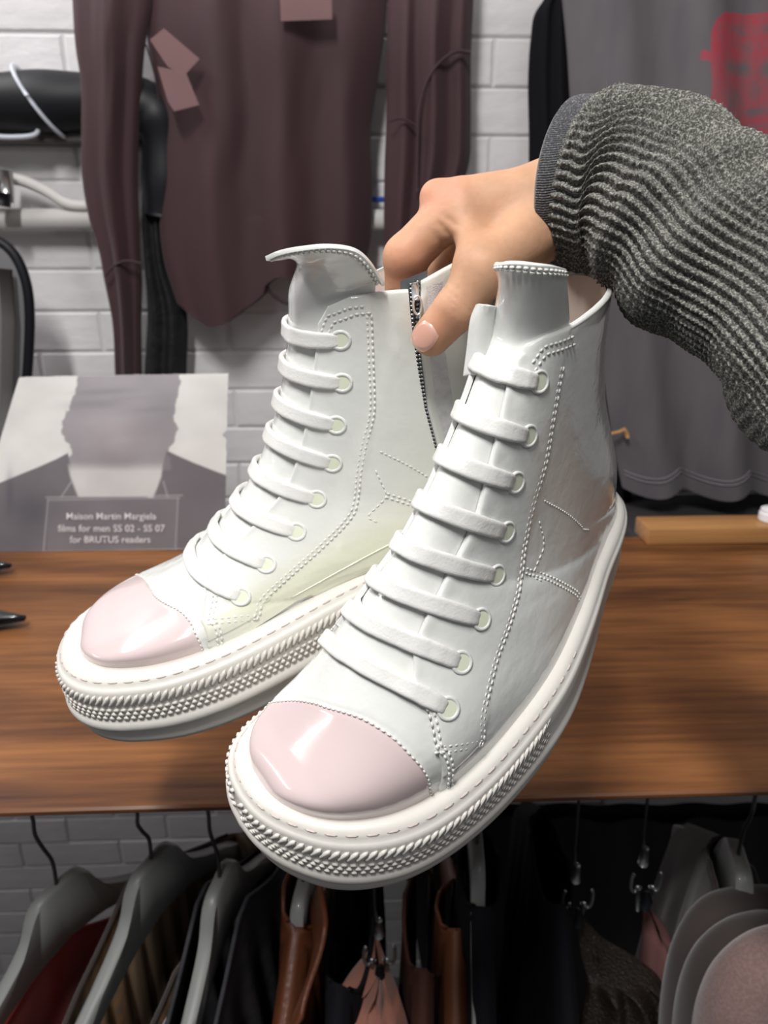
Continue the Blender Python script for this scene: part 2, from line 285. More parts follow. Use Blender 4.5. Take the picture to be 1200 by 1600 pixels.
# ------------------------------------------------------------------ sneakers
FIT=json.loads('''{"R": {"pose": [0.96431, 2.46157, -1.23908, 16.65079, 3.06204, 50.3734], "ridge": [[-0.107, 0.05], [-0.153, -0.286], [-0.482, -0.588], [-0.327, -0.27], [0.394, 0.4], [0.909, 0.925], [0.82, 1.024], [0.062, 0.745], [-1.118, 0.415], [-2.419, 0.293]], "back": [[-0.226, 0.108], [-0.143, 0.049], [0.006, -0.02], [0.147, -0.119], [0.257, -0.272], [0.265, -0.478]], "pw": 0.9826, "ws": 0.7038, "yc": 0.0241, "lean": -1.2886, "po": [-0.1021, -0.0625, -0.0088, 0.0194, 0.0116, 0.0242, 0.0709], "pl": -0.1081, "co": [-2.1866, -1.5389, -0.3163, 0.5475, 0.8371, 1.1643, 1.4663], "sg": 1, "te": [0.154, 0.1639, 0.159, 0.1798, 0.2197, 0.2525, 0.285, 0.372], "se": [0.9211, 0.825, 0.737, 0.6414, 0.5482, 0.4637, 0.3835, 0.3076], "hs": -0.736, "offs": 0.219, "rc": [[11.55, 1.22, 18.94], [12.75, 1.68, 16.89], [14.0, 2.02, 15.09], [15.03, 2.43, 12.92], [16.16, 2.85, 11.15], [18.05, 3.55, 10.04], [19.96, 4.15, 9.01], [21.46, 4.96, 7.87], [13.34, -0.55, 19.35], [15.0, -0.13, 17.72], [16.55, 0.22, 16.25], [18.27, 0.55, 14.7], [19.91, 0.8, 13.15], [21.34, 0.97, 11.69], [22.7, 1.07, 10.3], [24.0, 1.09, 9.0], [3.34, -0.73, 17.27], [1.64, -0.72, 9.52], [2.0, -0.11, 7.29], [10.54, -3.41, 20.61], [13.84, -1.87, 17.63], [15.74, -1.04, 16.26], [17.45, -0.65, 14.55], [19.0, -0.34, 13.13], [20.39, -0.61, 11.29], [21.86, -2.02, 8.3], [24.22, -2.87, 6.67], [26.3, -3.02, 5.69], [30.19, -2.46, 2.3], [30.59, -1.18, 2.3], [30.18, 0.7, -0.34], [28.29, 4.41, -0.4], [25.75, 6.15, -0.57], [21.91, 6.99, -0.72], [16.93, 6.51, -0.74], [8.94, 3.95, -0.74], [4.35, 2.67, 2.0], [0.43, 0.46, 2.0], [27.55, -4.06, 2.25], [22.94, 6.13, 4.02], [20.0, 6.2, 4.0], [14.8, 5.21, 4.0], [9.21, 3.27, 4.0], [3.56, 1.2, 4.0], [0.88, -0.82, 4.0], [26.9, 4.71, 4.13], [29.09, 2.01, 4.22], [29.48, 0.15, 4.24], [25.23, 2.23, 7.8], [22.16, 6.23, 5.05], [11.77, -0.04, 20.68], [1.56, -3.34, 20.12]], "rw": [[0.96, 0.428, -1.86], [-0.07, -0.437, 0.52], [0.353, -1.127, 0.644], [-0.142, 0.342, -0.146], [-0.796, 1.135, -0.198], [1.287, -1.151, -0.094], [1.727, -0.597, -0.606], [-4.855, 3.189, 0.583], [-0.244, 0.498, -0.318], [-0.201, 0.355, -0.182], [-0.32, 0.662, -0.387], [-0.907, 1.235, -0.45], [-1.105, 1.234, -0.332], [-0.738, 1.094, -0.475], [-0.187, 0.723, -0.455], [0.128, 0.156, -0.166], [-0.01, 0.014, 0.002], [0.672, -0.877, -0.157], [-0.327, 0.402, 0.093], [-0.192, 0.28, -0.132], [-1.172, 1.575, -0.574], [1.617, -2.165, 0.793], [-0.775, 1.18, -0.534], [1.902, -2.872, 1.3], [1.025, -1.756, 0.903], [0.176, -0.296, 0.159], [-0.032, 0.073, -0.047], [-1.6, 4.349, -2.941], [-1.852, 1.081, -0.491], [0.16, -0.039, 0.006], [0.36, 0.046, -0.069], [0.66, 0.594, -0.376], [-0.556, -1.128, 0.572], [0.061, 0.285, -0.124], [-0.086, 0.68, -0.212], [-0.178, 0.457, -0.077], [0.803, -1.754, 0.181], [0.699, -0.994, -0.137], [1.985, -3.709, 2.282], [0.255, 1.904, -0.939], [0.191, -3.095, 1.275], [-0.165, 0.58, -0.17], [0.019, -0.053, 0.013], [-0.586, 1.444, -0.284], [-1.266, 0.664, 0.927], [0.111, 0.162, -0.107], [-1.079, -0.433, 0.441], [0.967, 0.097, -0.221], [0.708, -3.934, 2.305], [2.965, 0.017, -1.229], [-0.157, -1.306, 2.053], [-0.042, 0.091, -0.048]]}, "L": {"pose": [0.56333, 2.6358, -1.62352, 11.53839, 1.80285, 49.66726], "ridge": [[1.233, 0.05], [1.137, -0.462], [0.418, -1.092], [-0.589, -1.452], [-0.746, -1.297], [-0.844, -1.029], [-0.968, -0.822], [-1.011, -0.611], [-0.948, -0.382], [-0.822, -0.146]], "back": [[0.029, -0.111], [0.109, -0.038], [0.184, 0.06], [0.252, 0.23], [0.297, 0.511], [0.274, 0.895]], "pw": 1.0079, "ws": 1.0438, "yc": 0.0, "lean": -0.2809, "po": [-0.012, -0.019, -0.0241, -0.0196, 0.0033, 0.0296, 0.0436], "pl": 1.2493, "co": [-0.2903, -0.3837, -0.3999, -0.1916, 0.3256, 0.5945, 0.3398], "sg": -0.4, "te": [0.1739, 0.1814, 0.1693, 0.1744, 0.1738, 0.2223, 0.2801, 0.4427], "se": [0.9077, 0.8289, 0.7459, 0.6659, 0.576, 0.4878, 0.3984, 0.3092], "hs": -0.46, "offs": 0.441, "rc": [[12.03, 2.69, 17.86], [12.48, 2.75, 15.68], [13.34, 2.69, 13.51], [14.1, 2.74, 11.45], [15.49, 2.81, 9.64], [17.13, 3.2, 8.24], [19.23, 3.59, 7.1], [21.04, 4.21, 6.05], [14.19, -0.52, 18.0], [14.92, -0.44, 16.14], [15.88, -0.34, 14.27], [16.98, -0.22, 12.57], [18.44, -0.07, 10.82], [20.06, 0.09, 9.28], [21.86, 0.27, 7.92], [23.84, 0.45, 6.84], [14.05, -0.54, 18.43], [14.7, -0.47, 16.66], [16.46, -0.27, 13.33], [19.27, -1.57, 9.37], [21.68, -1.27, 7.73], [26.45, -3.62, 5.13], [28.46, -2.9, 4.54], [32.12, 2.35, 2.3], [31.97, 2.97, 2.3], [30.92, 4.02, -0.06], [29.43, 5.19, -0.06], [24.49, 6.23, -0.36], [22.35, 6.19, -0.43], [31.76, -0.95, 2.3], [23.17, 5.24, 4.03], [19.64, 4.85, 4.0], [14.27, 3.8, 4.0], [27.59, 4.74, 4.16], [30.39, 2.92, 4.25], [25.51, 1.79, 6.14], [22.95, 5.24, 4.59], [13.34, 0.83, 20.28], [7.91, 3.51, 18.4]], "rw": [[-0.08, 0.194, -0.711], [-0.227, 0.175, -0.421], [0.024, -0.149, 0.385], [-0.185, 0.022, 0.015], [0.247, 0.039, -0.143], [0.765, -0.098, 0.109], [0.101, -0.824, 1.456], [-2.182, 1.049, -1.923], [-0.118, -0.115, 0.525], [-0.039, 0.038, -0.107], [-0.141, 0.039, -0.129], [0.346, -0.084, 0.201], [-1.525, 0.538, -1.243], [-0.66, 0.331, -0.743], [0.299, 0.358, -0.689], [-0.028, 0.356, -0.682], [-0.395, 0.083, -0.117], [0.606, -0.189, 0.477], [0.455, -0.147, 0.339], [0.194, -0.075, 0.172], [1.606, -0.932, 2.146], [-0.493, 0.352, -0.846], [-0.331, 0.235, -0.575], [-3.783, -0.55, -1.166], [4.902, 1.668, 0.11], [-0.243, -0.198, 0.15], [-0.243, -0.46, 0.481], [0.051, 0.562, -0.66], [0.009, -0.177, 0.212], [1.197, -0.511, 1.434], [0.01, -2.04, 2.99], [-0.03, 0.177, -0.262], [0.041, -0.213, 0.317], [0.432, 1.244, -1.7], [-2.16, -1.233, 0.888], [-0.04, -0.703, 1.237], [1.704, 1.177, -1.485], [-0.01, 0.09, -0.504], [0.354, -0.351, 0.98]]}}''')
def rod(r):
    r=np.array(r); th=np.linalg.norm(r)+1e-12; k=r/th; K=np.array([[0,-k[2],k[1]],[k[2],0,-k[0]],[-k[1],k[0],0]]); return np.eye(3)+np.sin(th)*K+(1-np.cos(th))*K@K
SHOE_SC={'R':.90,'L':.96}
class Shoe:
    def __init__(s,d):
        s.par={k:(np.array(d[k]) if isinstance(d[k],list) else d[k]) for k in d}; s.R=rod(d['pose'][:3]); s.t=np.array(d['pose'][3:]); s.rc=np.array(d['rc']); s.rw=np.array(d['rw'])
    def world(s,P):
        sh=np.shape(P); P=np.array(P,float).reshape(-1,3)
        if not s.left: P[:,1]=np.where(P[:,1]<0,P[:,1]*(1-.25*sm(23-P[:,0],0,5)),P[:,1])   # the inner side of this shoe is squeezed against its neighbour
        P=warp(s.par,P); K=np.exp(-((P[:,None]-s.rc[None])**2).sum(-1)/60.5)
        C=((P+K@s.rw)@s.R.T+s.t)*s.sc/100; return c2w(C).reshape(sh)
    def raw(s,S,U):
        S,U=np.broadcast_arrays(np.asarray(S,float),np.asarray(U,float)); sh=S.shape
        T=.5*(1-np.cos(PI*np.abs(np.clip(U,-1,1)))).ravel(); P=surf(s.par,S.ravel(),T); P[:,1]*=np.where(U.ravel()<0,-1,1); return s.world(P).reshape(sh+(3,))
    def nrm(s,S,U):
        S,U=np.broadcast_arrays(np.asarray(S,float),np.asarray(U,float)); e=.006
        Uc=np.clip(U,-1+e,1-e); Sc=np.clip(S,.012,1-e)
        a=s.raw(Sc+e,Uc)-s.raw(Sc-e,Uc); b=s.raw(Sc,Uc+e)-s.raw(Sc,Uc-e); n=np.cross(a,b); n/=np.linalg.norm(n,axis=-1,keepdims=True)+1e-15
        return n*s.sgn
    def pos(s,S,U,off=0):
        """surface point, pushed off cm along the outward normal"""
        return s.raw(S,U)+s.nrm(S,U)*(np.asarray(off,float)[...,None] if np.ndim(off) else off)*.01
def spindle(mb,c,t,n,ln,w,h,col=None):
    b=np.cross(n,t); V=[c-t*ln,c+t*ln]
    for k in (-.5,.5):
        for a in (0,1,2,3): ang=PI/4+a*PI/2; V.append(c+t*ln*k+b*w*math.cos(ang)*1.3+n*h*math.sin(ang)*1.3)
    F=[(0,3,2),(0,4,3),(0,5,4),(0,2,5),(1,6,7),(1,7,8),(1,8,9),(1,9,6)]+[(2+j,2+(j+1)%4,6+(j+1)%4,6+j) for j in range(4)]
    mb.add(V,F,col)
def stitch_row(mb,sh,curve,off,side=1,shift=0.0,pitch=.0031,r=.00055):
    c=np.array(curve,float); d=np.r_[0,np.cumsum(np.linalg.norm(np.diff(c,axis=0),axis=1))]; t=np.linspace(0,d[-1],120); S=crs(d,c[:,0],t); U=crs(d,c[:,1],t)*side
    P=sh.pos(S,U,off); N=sh.nrm(S,U); T=np.gradient(P,axis=0); T/=np.linalg.norm(T,axis=1)[:,None]; B=np.cross(N,T); P=P+B*shift
    L=np.r_[0,np.cumsum(np.linalg.norm(np.diff(P,axis=0),axis=1))]; n=max(int(L[-1]/pitch),1)
    for i in range(n):
        x=(i+.5)*L[-1]/n; p=np.array([np.interp(x,L,P[:,k]) for k in range(3)]); tt=np.array([np.interp(x,L,T[:,k]) for k in range(3)]); nn=np.array([np.interp(x,L,N[:,k]) for k in range(3)])
        spindle(mb,p,tt,nn,pitch*.42,r,r*.8)
def sneaker(key,label):
    d=FIT[key]; sh=Shoe(d); sh.sgn=1; left=(key=='L'); sh.left=left; sh.sc=SHOE_SC[key]; tk=sh.sc/.92
    # outward sign from a mid point on the side
    p=sh.raw(.45,.6); q=sh.raw(.45,-.6); n=sh.nrm(np.array(.45),np.array(.6)); sh.sgn=1 if np.dot(n,p-q)>0 else -1
    fl=sh.sgn<0
    def grid_add(mb,P,**k): mb.grid(P,flip=fl,**k)
    c=sh.world(np.array([[12.,0,0.]]))[0]; root=empty('sneaker',c,label,'shoe','glossy white high-top sneakers held in the hand')
    if left: SF=[.25,.335,.402,.447,.563,.705,.826,.95,1.05]; UF=[.26,.22,.16,.165,.175,.18,.185,.2,.2]
    else: SF=[.25,.308,.392,.457,.548,.672,.839,.916,1.05]; UF=[.30,.28,.19,.175,.175,.175,.14,.12,.15]
    uf=lambda s: np.interp(s,SF,UF)
    if left: CU,CS=[-1,-.6,-.3,-.1,.03,.15,.26,.4,.55,.75,.93,1],[.12,.135,.17,.205,.225,.245,.256,.248,.228,.205,.187,.18]
    else: CU,CS=[-1,-.6,-.35,-.15,-.01,.08,.16,.3,.47,.68,.86,1],[.105,.12,.145,.185,.215,.234,.246,.248,.232,.21,.192,.182]
    cap=lambda u: crs(CU,CS,np.ravel(u)).reshape(np.shape(u))
    sfr=lambda u: np.interp(np.abs(u),[.2,.28,.39,.5,.74,.9,1],[.335,.32,.278,.243,.21,.19,.182])
    if left: top=lambda u: np.interp(np.abs(u),[.19,.23,.31,.4,.49,.62,1],[.945,.973,.978,.968,.955,.965,.985])
    else: top=lambda u: np.interp(np.abs(u),[.14,.165,.19,.265,.4,1],[.945,.975,.99,1,1,1])
    # toe cap
    mb=MB(); U=np.linspace(-1,1,121); V=np.linspace(.0,1,46)
    S=.002+V[:,None]*(cap(U)[None]+.004); Ug=np.broadcast_to(U,S.shape); grid_add(mb,sh.pos(S,Ug,-.02+.05*(1-sm(S/cap(Ug),.93,1.0)*1.0))); mb.build('toe_cap',MATS['pink_patent'],root,label='pale pink glossy toe cap')
    # vamp
    mb=MB(); V=np.linspace(0,1,50); S=cap(U)[None]-.006+V[:,None]*(.42-cap(U)[None]); Ug=np.broadcast_to(U,S.shape)
    off=.035*sm(S-cap(Ug)[...],-.004,.006)+.02*vnoise(np.stack([S*40,Ug*20,S*0],-1),1,3)*.6; grid_add(mb,sh.pos(S,Ug,off)); mb.build('vamp',MATS['white_patent'],root)
    # quarters
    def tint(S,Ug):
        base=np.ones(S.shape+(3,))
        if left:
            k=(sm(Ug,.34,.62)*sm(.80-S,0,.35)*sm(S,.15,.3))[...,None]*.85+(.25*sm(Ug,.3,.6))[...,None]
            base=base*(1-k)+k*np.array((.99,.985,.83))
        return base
    def quarter(side,u0,u1,name,m,nv=130,nw=90,s_lo=None,border=True):
        V=np.linspace(0,1,nv); W=np.linspace(0,1,nw)
        Vg,Wg=np.meshgrid(V,W,indexing='ij'); un=.25+.75*Wg if u0 is None else None
        if u0 is None:
            lo=uf
            hi=(lambda s: 0*s+1.0) if u1 is None else u1
            S0=sfr(.25+.75*Wg); S1=top(np.clip(.17+.83*Wg if u1 is None else .19+.30*Wg,.0,1))
            S=S0+Vg*(S1-S0); Ug=lo(S)+(hi(S)-lo(S))*Wg
        else:
            Ug0=.55+.45*Wg; S=s_lo+Vg*(top(Ug0)-s_lo); Ug=u0(S)+(1-u0(S))*Wg
        off=np.full(S.shape,.20)
        # gathered relief: raised seam band along the eyestay and the quarter overlay
        us=np.interp(S,[.25,.33,.4,.45,.52,.6,.75,1.0],[.78,.56,.49,.455,.41,.355,.37,.375])
        off+= -.05*sm(Ug,us-.01,us+.01)
        off+=.07*np.exp(-((Wg)/.035)**2)*(Vg<.97)
        off+=.018*vnoise(np.stack([S*26,Ug*13,0*S+side*3],-1),1,5,3)
        e=np.minimum(np.minimum(Vg*nv/2.5,(1-Vg)*nv/2.5),Wg*nw/2.2); e=np.clip(e,0,1); off-= .05*(1-e)**2
        P=sh.pos(S,Ug*side,off)
        # fold the free edges inwards
        Pin=sh.pos(S,Ug*side,off-.22)
        G=np.vstack([Pin[:1],P,Pin[-1:]]); L=np.concatenate([Pin[0,0][None],Pin[:,0],Pin[-1,0][None]]); G=np.concatenate([L[:,None],G],1)
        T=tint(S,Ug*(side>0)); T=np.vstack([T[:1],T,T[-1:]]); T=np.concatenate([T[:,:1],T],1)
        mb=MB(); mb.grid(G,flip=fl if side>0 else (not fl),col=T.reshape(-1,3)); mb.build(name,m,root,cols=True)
    if left:
        uz=lambda s: np.interp(s,[.18,.40,.6,.705,.77,.95,1],[1,.75,.545,.515,.5,.49,.49])
        quarter(1,None,uz,'quarter',MATS['white_patent_vc'])
        uz2=lambda s: np.interp(s,[.3,.6,.77,.9,.95,1],[.76,.545,.508,.515,.53,.54])
        quarter(1,uz2,None,'heel_quarter',MATS['white_patent_vc'],s_lo=.30)
        quarter(-1,None,None,'quarter',MATS['white_patent_vc'])
        # zip: tapes, teeth and puller
        mb=MB(); S=np.linspace(.5,.97,60); G=np.stack([sh.pos(S,uz(S)-.02+(uz2(S)-uz(S)+.04)*k,-.08) for k in np.linspace(0,1,6)],1); grid_add(mb,G); zp=mb.build('zip_tape',MATS['zip_tape'],root)
        mb=MB()
        for s_ in np.linspace(.6,.96,60):
            for k in (.25,.75):
                u=uz(s_)+(uz2(s_)-uz(s_))*k; p=sh.pos(s_,u,0.02); n_=sh.nrm(s_,u); t=sh.pos(s_+.01,u)-sh.pos(s_-.01,u); t/=np.linalg.norm(t); spindle(mb,p,np.cross(n_,t),n_,.0012,.0006,.0006)
        mb.build('zip_teeth',MATS['grey_metal'],zp,kind='stuff')
        mb=MB(); S=np.linspace(.60,.95,50); G=np.stack([sh.pos(S,uz2(S)+.012+k*.055,.145+.05*math.sin(PI*k)) for k in np.linspace(0,1,7)],1); grid_add(mb,G); mb.build('zip_facing',MATS['suede'],root,label='pale grey brushed facing beside the zip')
        a=sh.pos(.955,(uz(.95)+uz2(.95))/2,.1); n_=sh.nrm(.955,.55); t=sh.pos(.94,.55)-sh.pos(.96,.55); t/=np.linalg.norm(t); b=np.cross(n_,t)
        mb=MB(); mb.tube([a-t*.002,a+t*.001,a+t*.006],[.0016,.002,.0017],10,squash=.6); mb.build('zip_slider',MATS['silver'],zp)
        mb=MB(); k=np.linspace(0,2*PI,25); mb.tube(np.array([a+t*.0085+n_*.002+t*.0045*math.cos(x)+b*.0022*math.sin(x) for x in k]),.0006,8); mb.build('zip_puller',MATS['silver'],zp)
    else:
        quarter(1,None,None,'quarter',MATS['white_patent_vc']); quarter(-1,None,None,'quarter',MATS['white_patent_vc'])
    # lining
    for side in (1,-1):
        mb=MB(); W=np.linspace(.2,1,60); V=np.linspace(0,1,30); Vg,Wg=np.meshgrid(V,W,indexing='ij'); S=.55+Vg*(top(Wg)-.005-.55)
        mb.grid(sh.pos(S,Wg*side,-.16-0*S),flip=(not fl) if side>0 else fl); mb.build('lining',MATS['lining'],root,label='dusty beige textile lining')
    # collar binding
    mb=MB(); W=np.r_[-np.linspace(1,.2,60),]; 
    for side in (1,-1):
        w=np.linspace(.18,1,90)
        if left and side>0: w=np.linspace(.62,1,40)
        mb.tube(sh.pos(top(w)-.004,w*side,.02),.0013,8)
    mb.build('collar_binding',MATS['white_patent'],root)
    # tongue
    ub=np.linspace(-.40,.40,41); S=np.linspace(.34,.985,70); Sg,Ug=np.meshgrid(S,ub,indexing='ij'); k=1.0
    wv=.0+.02*vnoise(np.stack([Sg*30,Ug*10,Sg],-1),1,9)
    base=sh.pos(Sg,Ug*np.interp(Sg,[.34,.6,1],[.8,.8,1.0]),-.03+wv)
    T=np.array(TONGUE[key],float)   # top edge control points: pixel, depth
    tt=np.linspace(0,1,len(T)); u01=np.linspace(0,1,41); tu=crs(tt,T[:,0],u01); tv=crs(tt,T[:,1],u01); td=crs(tt,T[:,2],u01)
    topc=np.array([atD(a,b,c_*tk/100) for a,b,c_ in zip(tu,tv,td)]); E=base[-1]; Tn=base[-1]-base[-5]; Tn/=np.linalg.norm(Tn,axis=1)[:,None]
    rows=[]; 
    for k in np.linspace(0,1,26)[1:]:
        D=np.linalg.norm(topc-E,axis=1)[:,None]; h00=2*k**3-3*k**2+1; h10=k**3-2*k**2+k; h01=-2*k**3+3*k**2; h11=k**3-k**2
        rows.append(h00*E+h10*Tn*D*.5+h01*topc+h11*(topc-E)*1.0)
    G=np.concatenate([base,np.array(rows)],0)
    mb=MB(); mb.grid(G,flip=fl); o=mb.build('tongue',MATS['white_patent'],root)
    so=o.modifiers.new('thick','SOLIDIFY'); so.thickness=.0022; so.offset=-1 if True else 1; bv=o.modifiers.new('round','BEVEL'); bv.width=.0007; bv.segments=2; bv.limit_method='ANGLE'; bv.angle_limit=1.0
    if not left:
        cs=np.array([atD(u,v,d_*tk/100) for u,v,d_ in ((733,588,31.4),(752,588,31.2),(738,548,31.0),(760,545,30.8),(743,505,30.5),(765,500,30.4),(753,480,30.2),(765,479,30.1))]).reshape(4,2,3)
        rr=crs([0,1,2,3],cs.reshape(4,6),np.linspace(0,3,30)).reshape(30,2,3); k=np.linspace(0,1,14)[None,:,None]; G5=rr[:,:1]*(1-k)+rr[:,1:]*k+(-_f)*(.004*np.sin(PI*k))
        mb=MB(); mb.grid(G5); o=mb.build('collar_flap',MATS['white_patent'],root); so=o.modifiers.new('thick','SOLIDIFY'); so.thickness=.003; bv=o.modifiers.new('round','BEVEL'); bv.width=.001; bv.segments=2
    # stitching
    mb=MB()
    seam=[(.25,.80),(.325,.565),(.377,.505),(.449,.455),(.516,.415),(.618,.355),(.70,.352),(.77,.37),(.85,.372),(.94,.372)]
    sides=(1,-1)
    for sd in sides:
        for sf in (-.0011,.0011): stitch_row(mb,sh,seam,.17,sd,sf)
        for sf in (-.0012,.0012): stitch_row(mb,sh,[(.243,.52),(.25,.62),(.256,.79)],.16,sd,sf)
        for sf in (.0012,.0034): stitch_row(mb,sh,[(sfr(u)+.008,u) for u in (.29,.35,.42,.5,.62,.74,.88,.97)],.19,sd,sf*(-1 if sd>0 else 1)*(1 if not fl else -1)*0-.001+sf)
        stitch_row(mb,sh,[(.548,.405),(.521,.505),(.484,.64),(.44,.85)] if not left else [(.6,.42),(.575,.5),(.55,.56)],.15,sd,0,r=.0005)
        stitch_row(mb,sh,[(.548,.405),(.521,.505),(.484,.64),(.44,.85)] if not left else [(.6,.42),(.575,.5),(.55,.56)],.15,sd,.0022,r=.0005)
        stitch_row(mb,sh,[(.697,.39),(.663,.48),(.6,.6)],.15,sd,0,r=.0004,pitch=.0026)
        stitch_row(mb,sh,[(.66,.385),(.61,.42),(.54,.44),(.52,.49)],.15,sd,0,r=.0004)
        us=np.linspace(.205,.36 if left else .40,14)
        for q in (.018,.032): stitch_row(mb,sh,[(top(u)-q-.03*(u<.24)*(.24-u)/.05,u+ (.02 if q>.02 else .0)) for u in us],.20,sd,0,pitch=.0028)
    # toe cap seam
    stitch_row(mb,sh,[(cap(u)-.007,u) for u in np.linspace(-.95,.95,40)],.045,1,0,pitch=.0027,r=.00045)
    # tongue top double row
    for q in (1.6,3.1):
        n0=G[-2]; n1=G[-6]
        P=G[-1]+(G[-4]-G[-1])/np.linalg.norm(G[-4]-G[-1],axis=1)[:,None]*.001*q; P=P[1:-1]; Tt=np.gradient(P,axis=0); Tt/=np.linalg.norm(Tt,axis=1)[:,None]; dn=(G[-4]-G[-1])[1:-1]; Nn=np.cross(Tt,dn); Nn/=np.linalg.norm(Nn,axis=1)[:,None]
        if np.mean((Nn@_f))>0: Nn=-Nn
        P=P+Nn*.0004; L=np.r_[0,np.cumsum(np.linalg.norm(np.diff(P,axis=0),axis=1))]; n=int(L[-1]/.0026)
        for i in range(n):
            x=(i+.5+(.5 if q>2 else 0))*L[-1]/n; g=lambda A: np.array([np.interp(x,L,A[:,k]) for k in range(3)]); spindle(mb,g(P),g(Tt),g(Nn),.0012,.00055,.0006)
    mb.build('stitching',MATS['stitch'],root,kind='stuff')
    # eyelets and laces
    te=np.array(d['te']); se=np.array(d['se']); ue=np.arccos(1-2*te)/PI
    for k in range(8):
        for sd in (1,-1):
            cc=sh.pos(se[k],(ue[k]+.006)*sd,.20); nn=sh.nrm(se[k],ue[k]*sd); a=sh.pos(se[k],(ue[k]+.03)*sd,.20)-cc; a/=np.linalg.norm(a); b=np.cross(nn,a); cc=cc+a*.0002
            th=np.linspace(0,2*PI,29); ry=.0042; rx=.0047
            mb=MB(); mb.tube(np.array([cc+a*rx*math.cos(x)+b*ry*math.sin(x) for x in th]),.0010,8,squash=.8,caps=False); ey=mb.build('eyelet',MATS['white_patent'],root)
            mb=MB(); mb.add([cc+nn*.0004]+[cc+a*rx*math.cos(x)+b*ry*math.sin(x)+nn*.0004 for x in th[:-1]],[(0,i+1,(i+1)%28+1) if fl else (0,(i+1)%28+1,i+1) for i in range(28)]); mb.build('eyelet_recess',MATS['resin_green'],ey)
        uu=np.sin(np.linspace(-PI/2,PI/2,70))*ue[k]; q=np.abs(uu)/ue[k]
        sag=(.012+.026*k/7)*(1-q**2)+(-.045 if not left else -.015)*(k/7)*(1-uu/ue[k])/2
        fe=uf(se[k])
        off=.20+.10*sm(np.abs(uu),fe*.6,fe*1.1)-.20*q**14+.02*RNG.randn()*0
        Pc=sh.pos(se[k]+sag,uu,off+.03*vnoise(np.stack([uu*30,uu*0+k,uu*0],-1),1,k)); Nn=sh.nrm(se[k]+sag,uu); Tt=np.gradient(Pc,axis=0); Tt/=np.linalg.norm(Tt,axis=1)[:,None]; Wd=np.cross(Nn,Tt)
        hw=.0041-.0008*q**6+.0003*vnoise(np.stack([uu*25,uu*0+k*3,uu*0],-1),1,k); th=np.linspace(0,2*PI,20,endpoint=False)
        hw=hw*(1.0 if not left else 1.05)
        cx=np.sign(np.cos(th))*np.abs(np.cos(th))**.6; sy=np.sign(np.sin(th))*np.abs(np.sin(th))**.75
        groove=np.where(np.sin(th)>0,-.25*np.exp(-(np.cos(th)/.45)**2),0)
        G2=Pc[:,None]+Wd[:,None]*(hw[:,None]*cx[None])[...,None]+Nn[:,None]*(.0017*(sy+groove)[None]*np.ones((70,1)))[...,None]
        mb=MB(); mb.grid(G2,cv=True); mb.f.append(tuple(range(20))); mb.f.append(tuple(range(69*20+19,69*20-1,-1))); mb.build('lace',MATS['lace_white'],root,auto=60)
    # sole
    hs=d['hs']; of=d['offs']
    prof=[(-1.3,3.95),(-.6,3.98),(-.22,4.06),(-.08,4.24),(.10,4.33),(.34,4.29),(.54,4.16),(.66,4.0),(.72,3.88),(.80,3.84),(.90,3.76),(.95,3.6),(.96,2.8),(.93,1.98),(.96,1.86),(1.04,1.74),(1.10,1.58),(1.10,1.40),(1.04,1.22),(.94,1.12)]
    prof2=[(.90,1.16),(.78,1.05),(.74,.9),(.72,.6),(.70,.3),(.66,0.05),(.55,0)]
    def zmap(z): return hs+(z)*(4.2-hs)/4.2 if z<4 else z
    def ring(o,z,n=150):
        q=soleoutline(sh.par,o+of*(.9 if o>0 else 0),n); q=q[:-0] if False else q; x=q[:,0]; sp=np.interp(z,[0,2,4],[.4,.32,.25])*np.clip((x-20)/9.6,0,1)**2
        return np.c_[x,q[:,1],zmap(z)+sp]
    mb=MB(); G=np.array([ring(o,z) for o,z in prof]); mb.grid(sh.world(G),cv=True); mb.build('midsole',MATS['rubber'],root)
    mb=MB(); G=np.array([ring(o,z) for o,z in prof2]); nn_=G.shape[1]; W_=sh.world(G); mb.grid(W_,cv=True)
    mb.f.append(tuple((len(prof2)-1)*nn_+j for j in range(nn_))); mb.build('outsole',MATS['rubber'],root)
    # tread band: ribs and studs round the toe
    mb=MB(); up=ring(.98,3.68,220); lo=ring(.97,2.0,220); upw=sh.world(up); low=sh.world(lo); outw=sh.world(ring(1.6,2.5,220))-sh.world(ring(.9,2.5,220))
    L=np.r_[0,np.cumsum(np.linalg.norm(np.diff(upw,axis=0),axis=1))]; xs=up[:,0]; ys=up[:,1]
    lim=15.5 if not left else 13
    s_=0; pit=.0038; n=int(L[-1]/pit)
    for i in range(n):
        x=(i+.5)*pit; j=min(int(np.searchsorted(L,x)),len(L)-1)
        if xs[j]<lim: continue
        f1=lambda A: np.array([np.interp(x,L,A[:,k]) for k in range(3)]); a=f1(upw); b=f1(low); nn=f1(outw); nn/=np.linalg.norm(nn); t=f1(np.gradient(upw,axis=0)); t/=np.linalg.norm(t); dn=(b-a)
        fade=min(1,(xs[j]-lim)/1.0)
        flp=1 if i%2==0 else 1
        # slanted rib
        p=a+dn*.26+nn*.0001; dr=dn/np.linalg.norm(dn)-t*.75*(1 if ys[j]>-99 else 1); dr/=np.linalg.norm(dr); spindle(mb,p,dr,nn,.0048,.0010,.0009*fade)
        for rr,(sx,kz) in enumerate(((0,.62),(.5,.78),(0,.94))):
            p=a+dn*kz+t*pit*sx; spindle(mb,p,t,nn,.0017,.0011,.0007*fade)
    mb.build('tread_ribs',MATS['rubber'],root,kind='stuff')
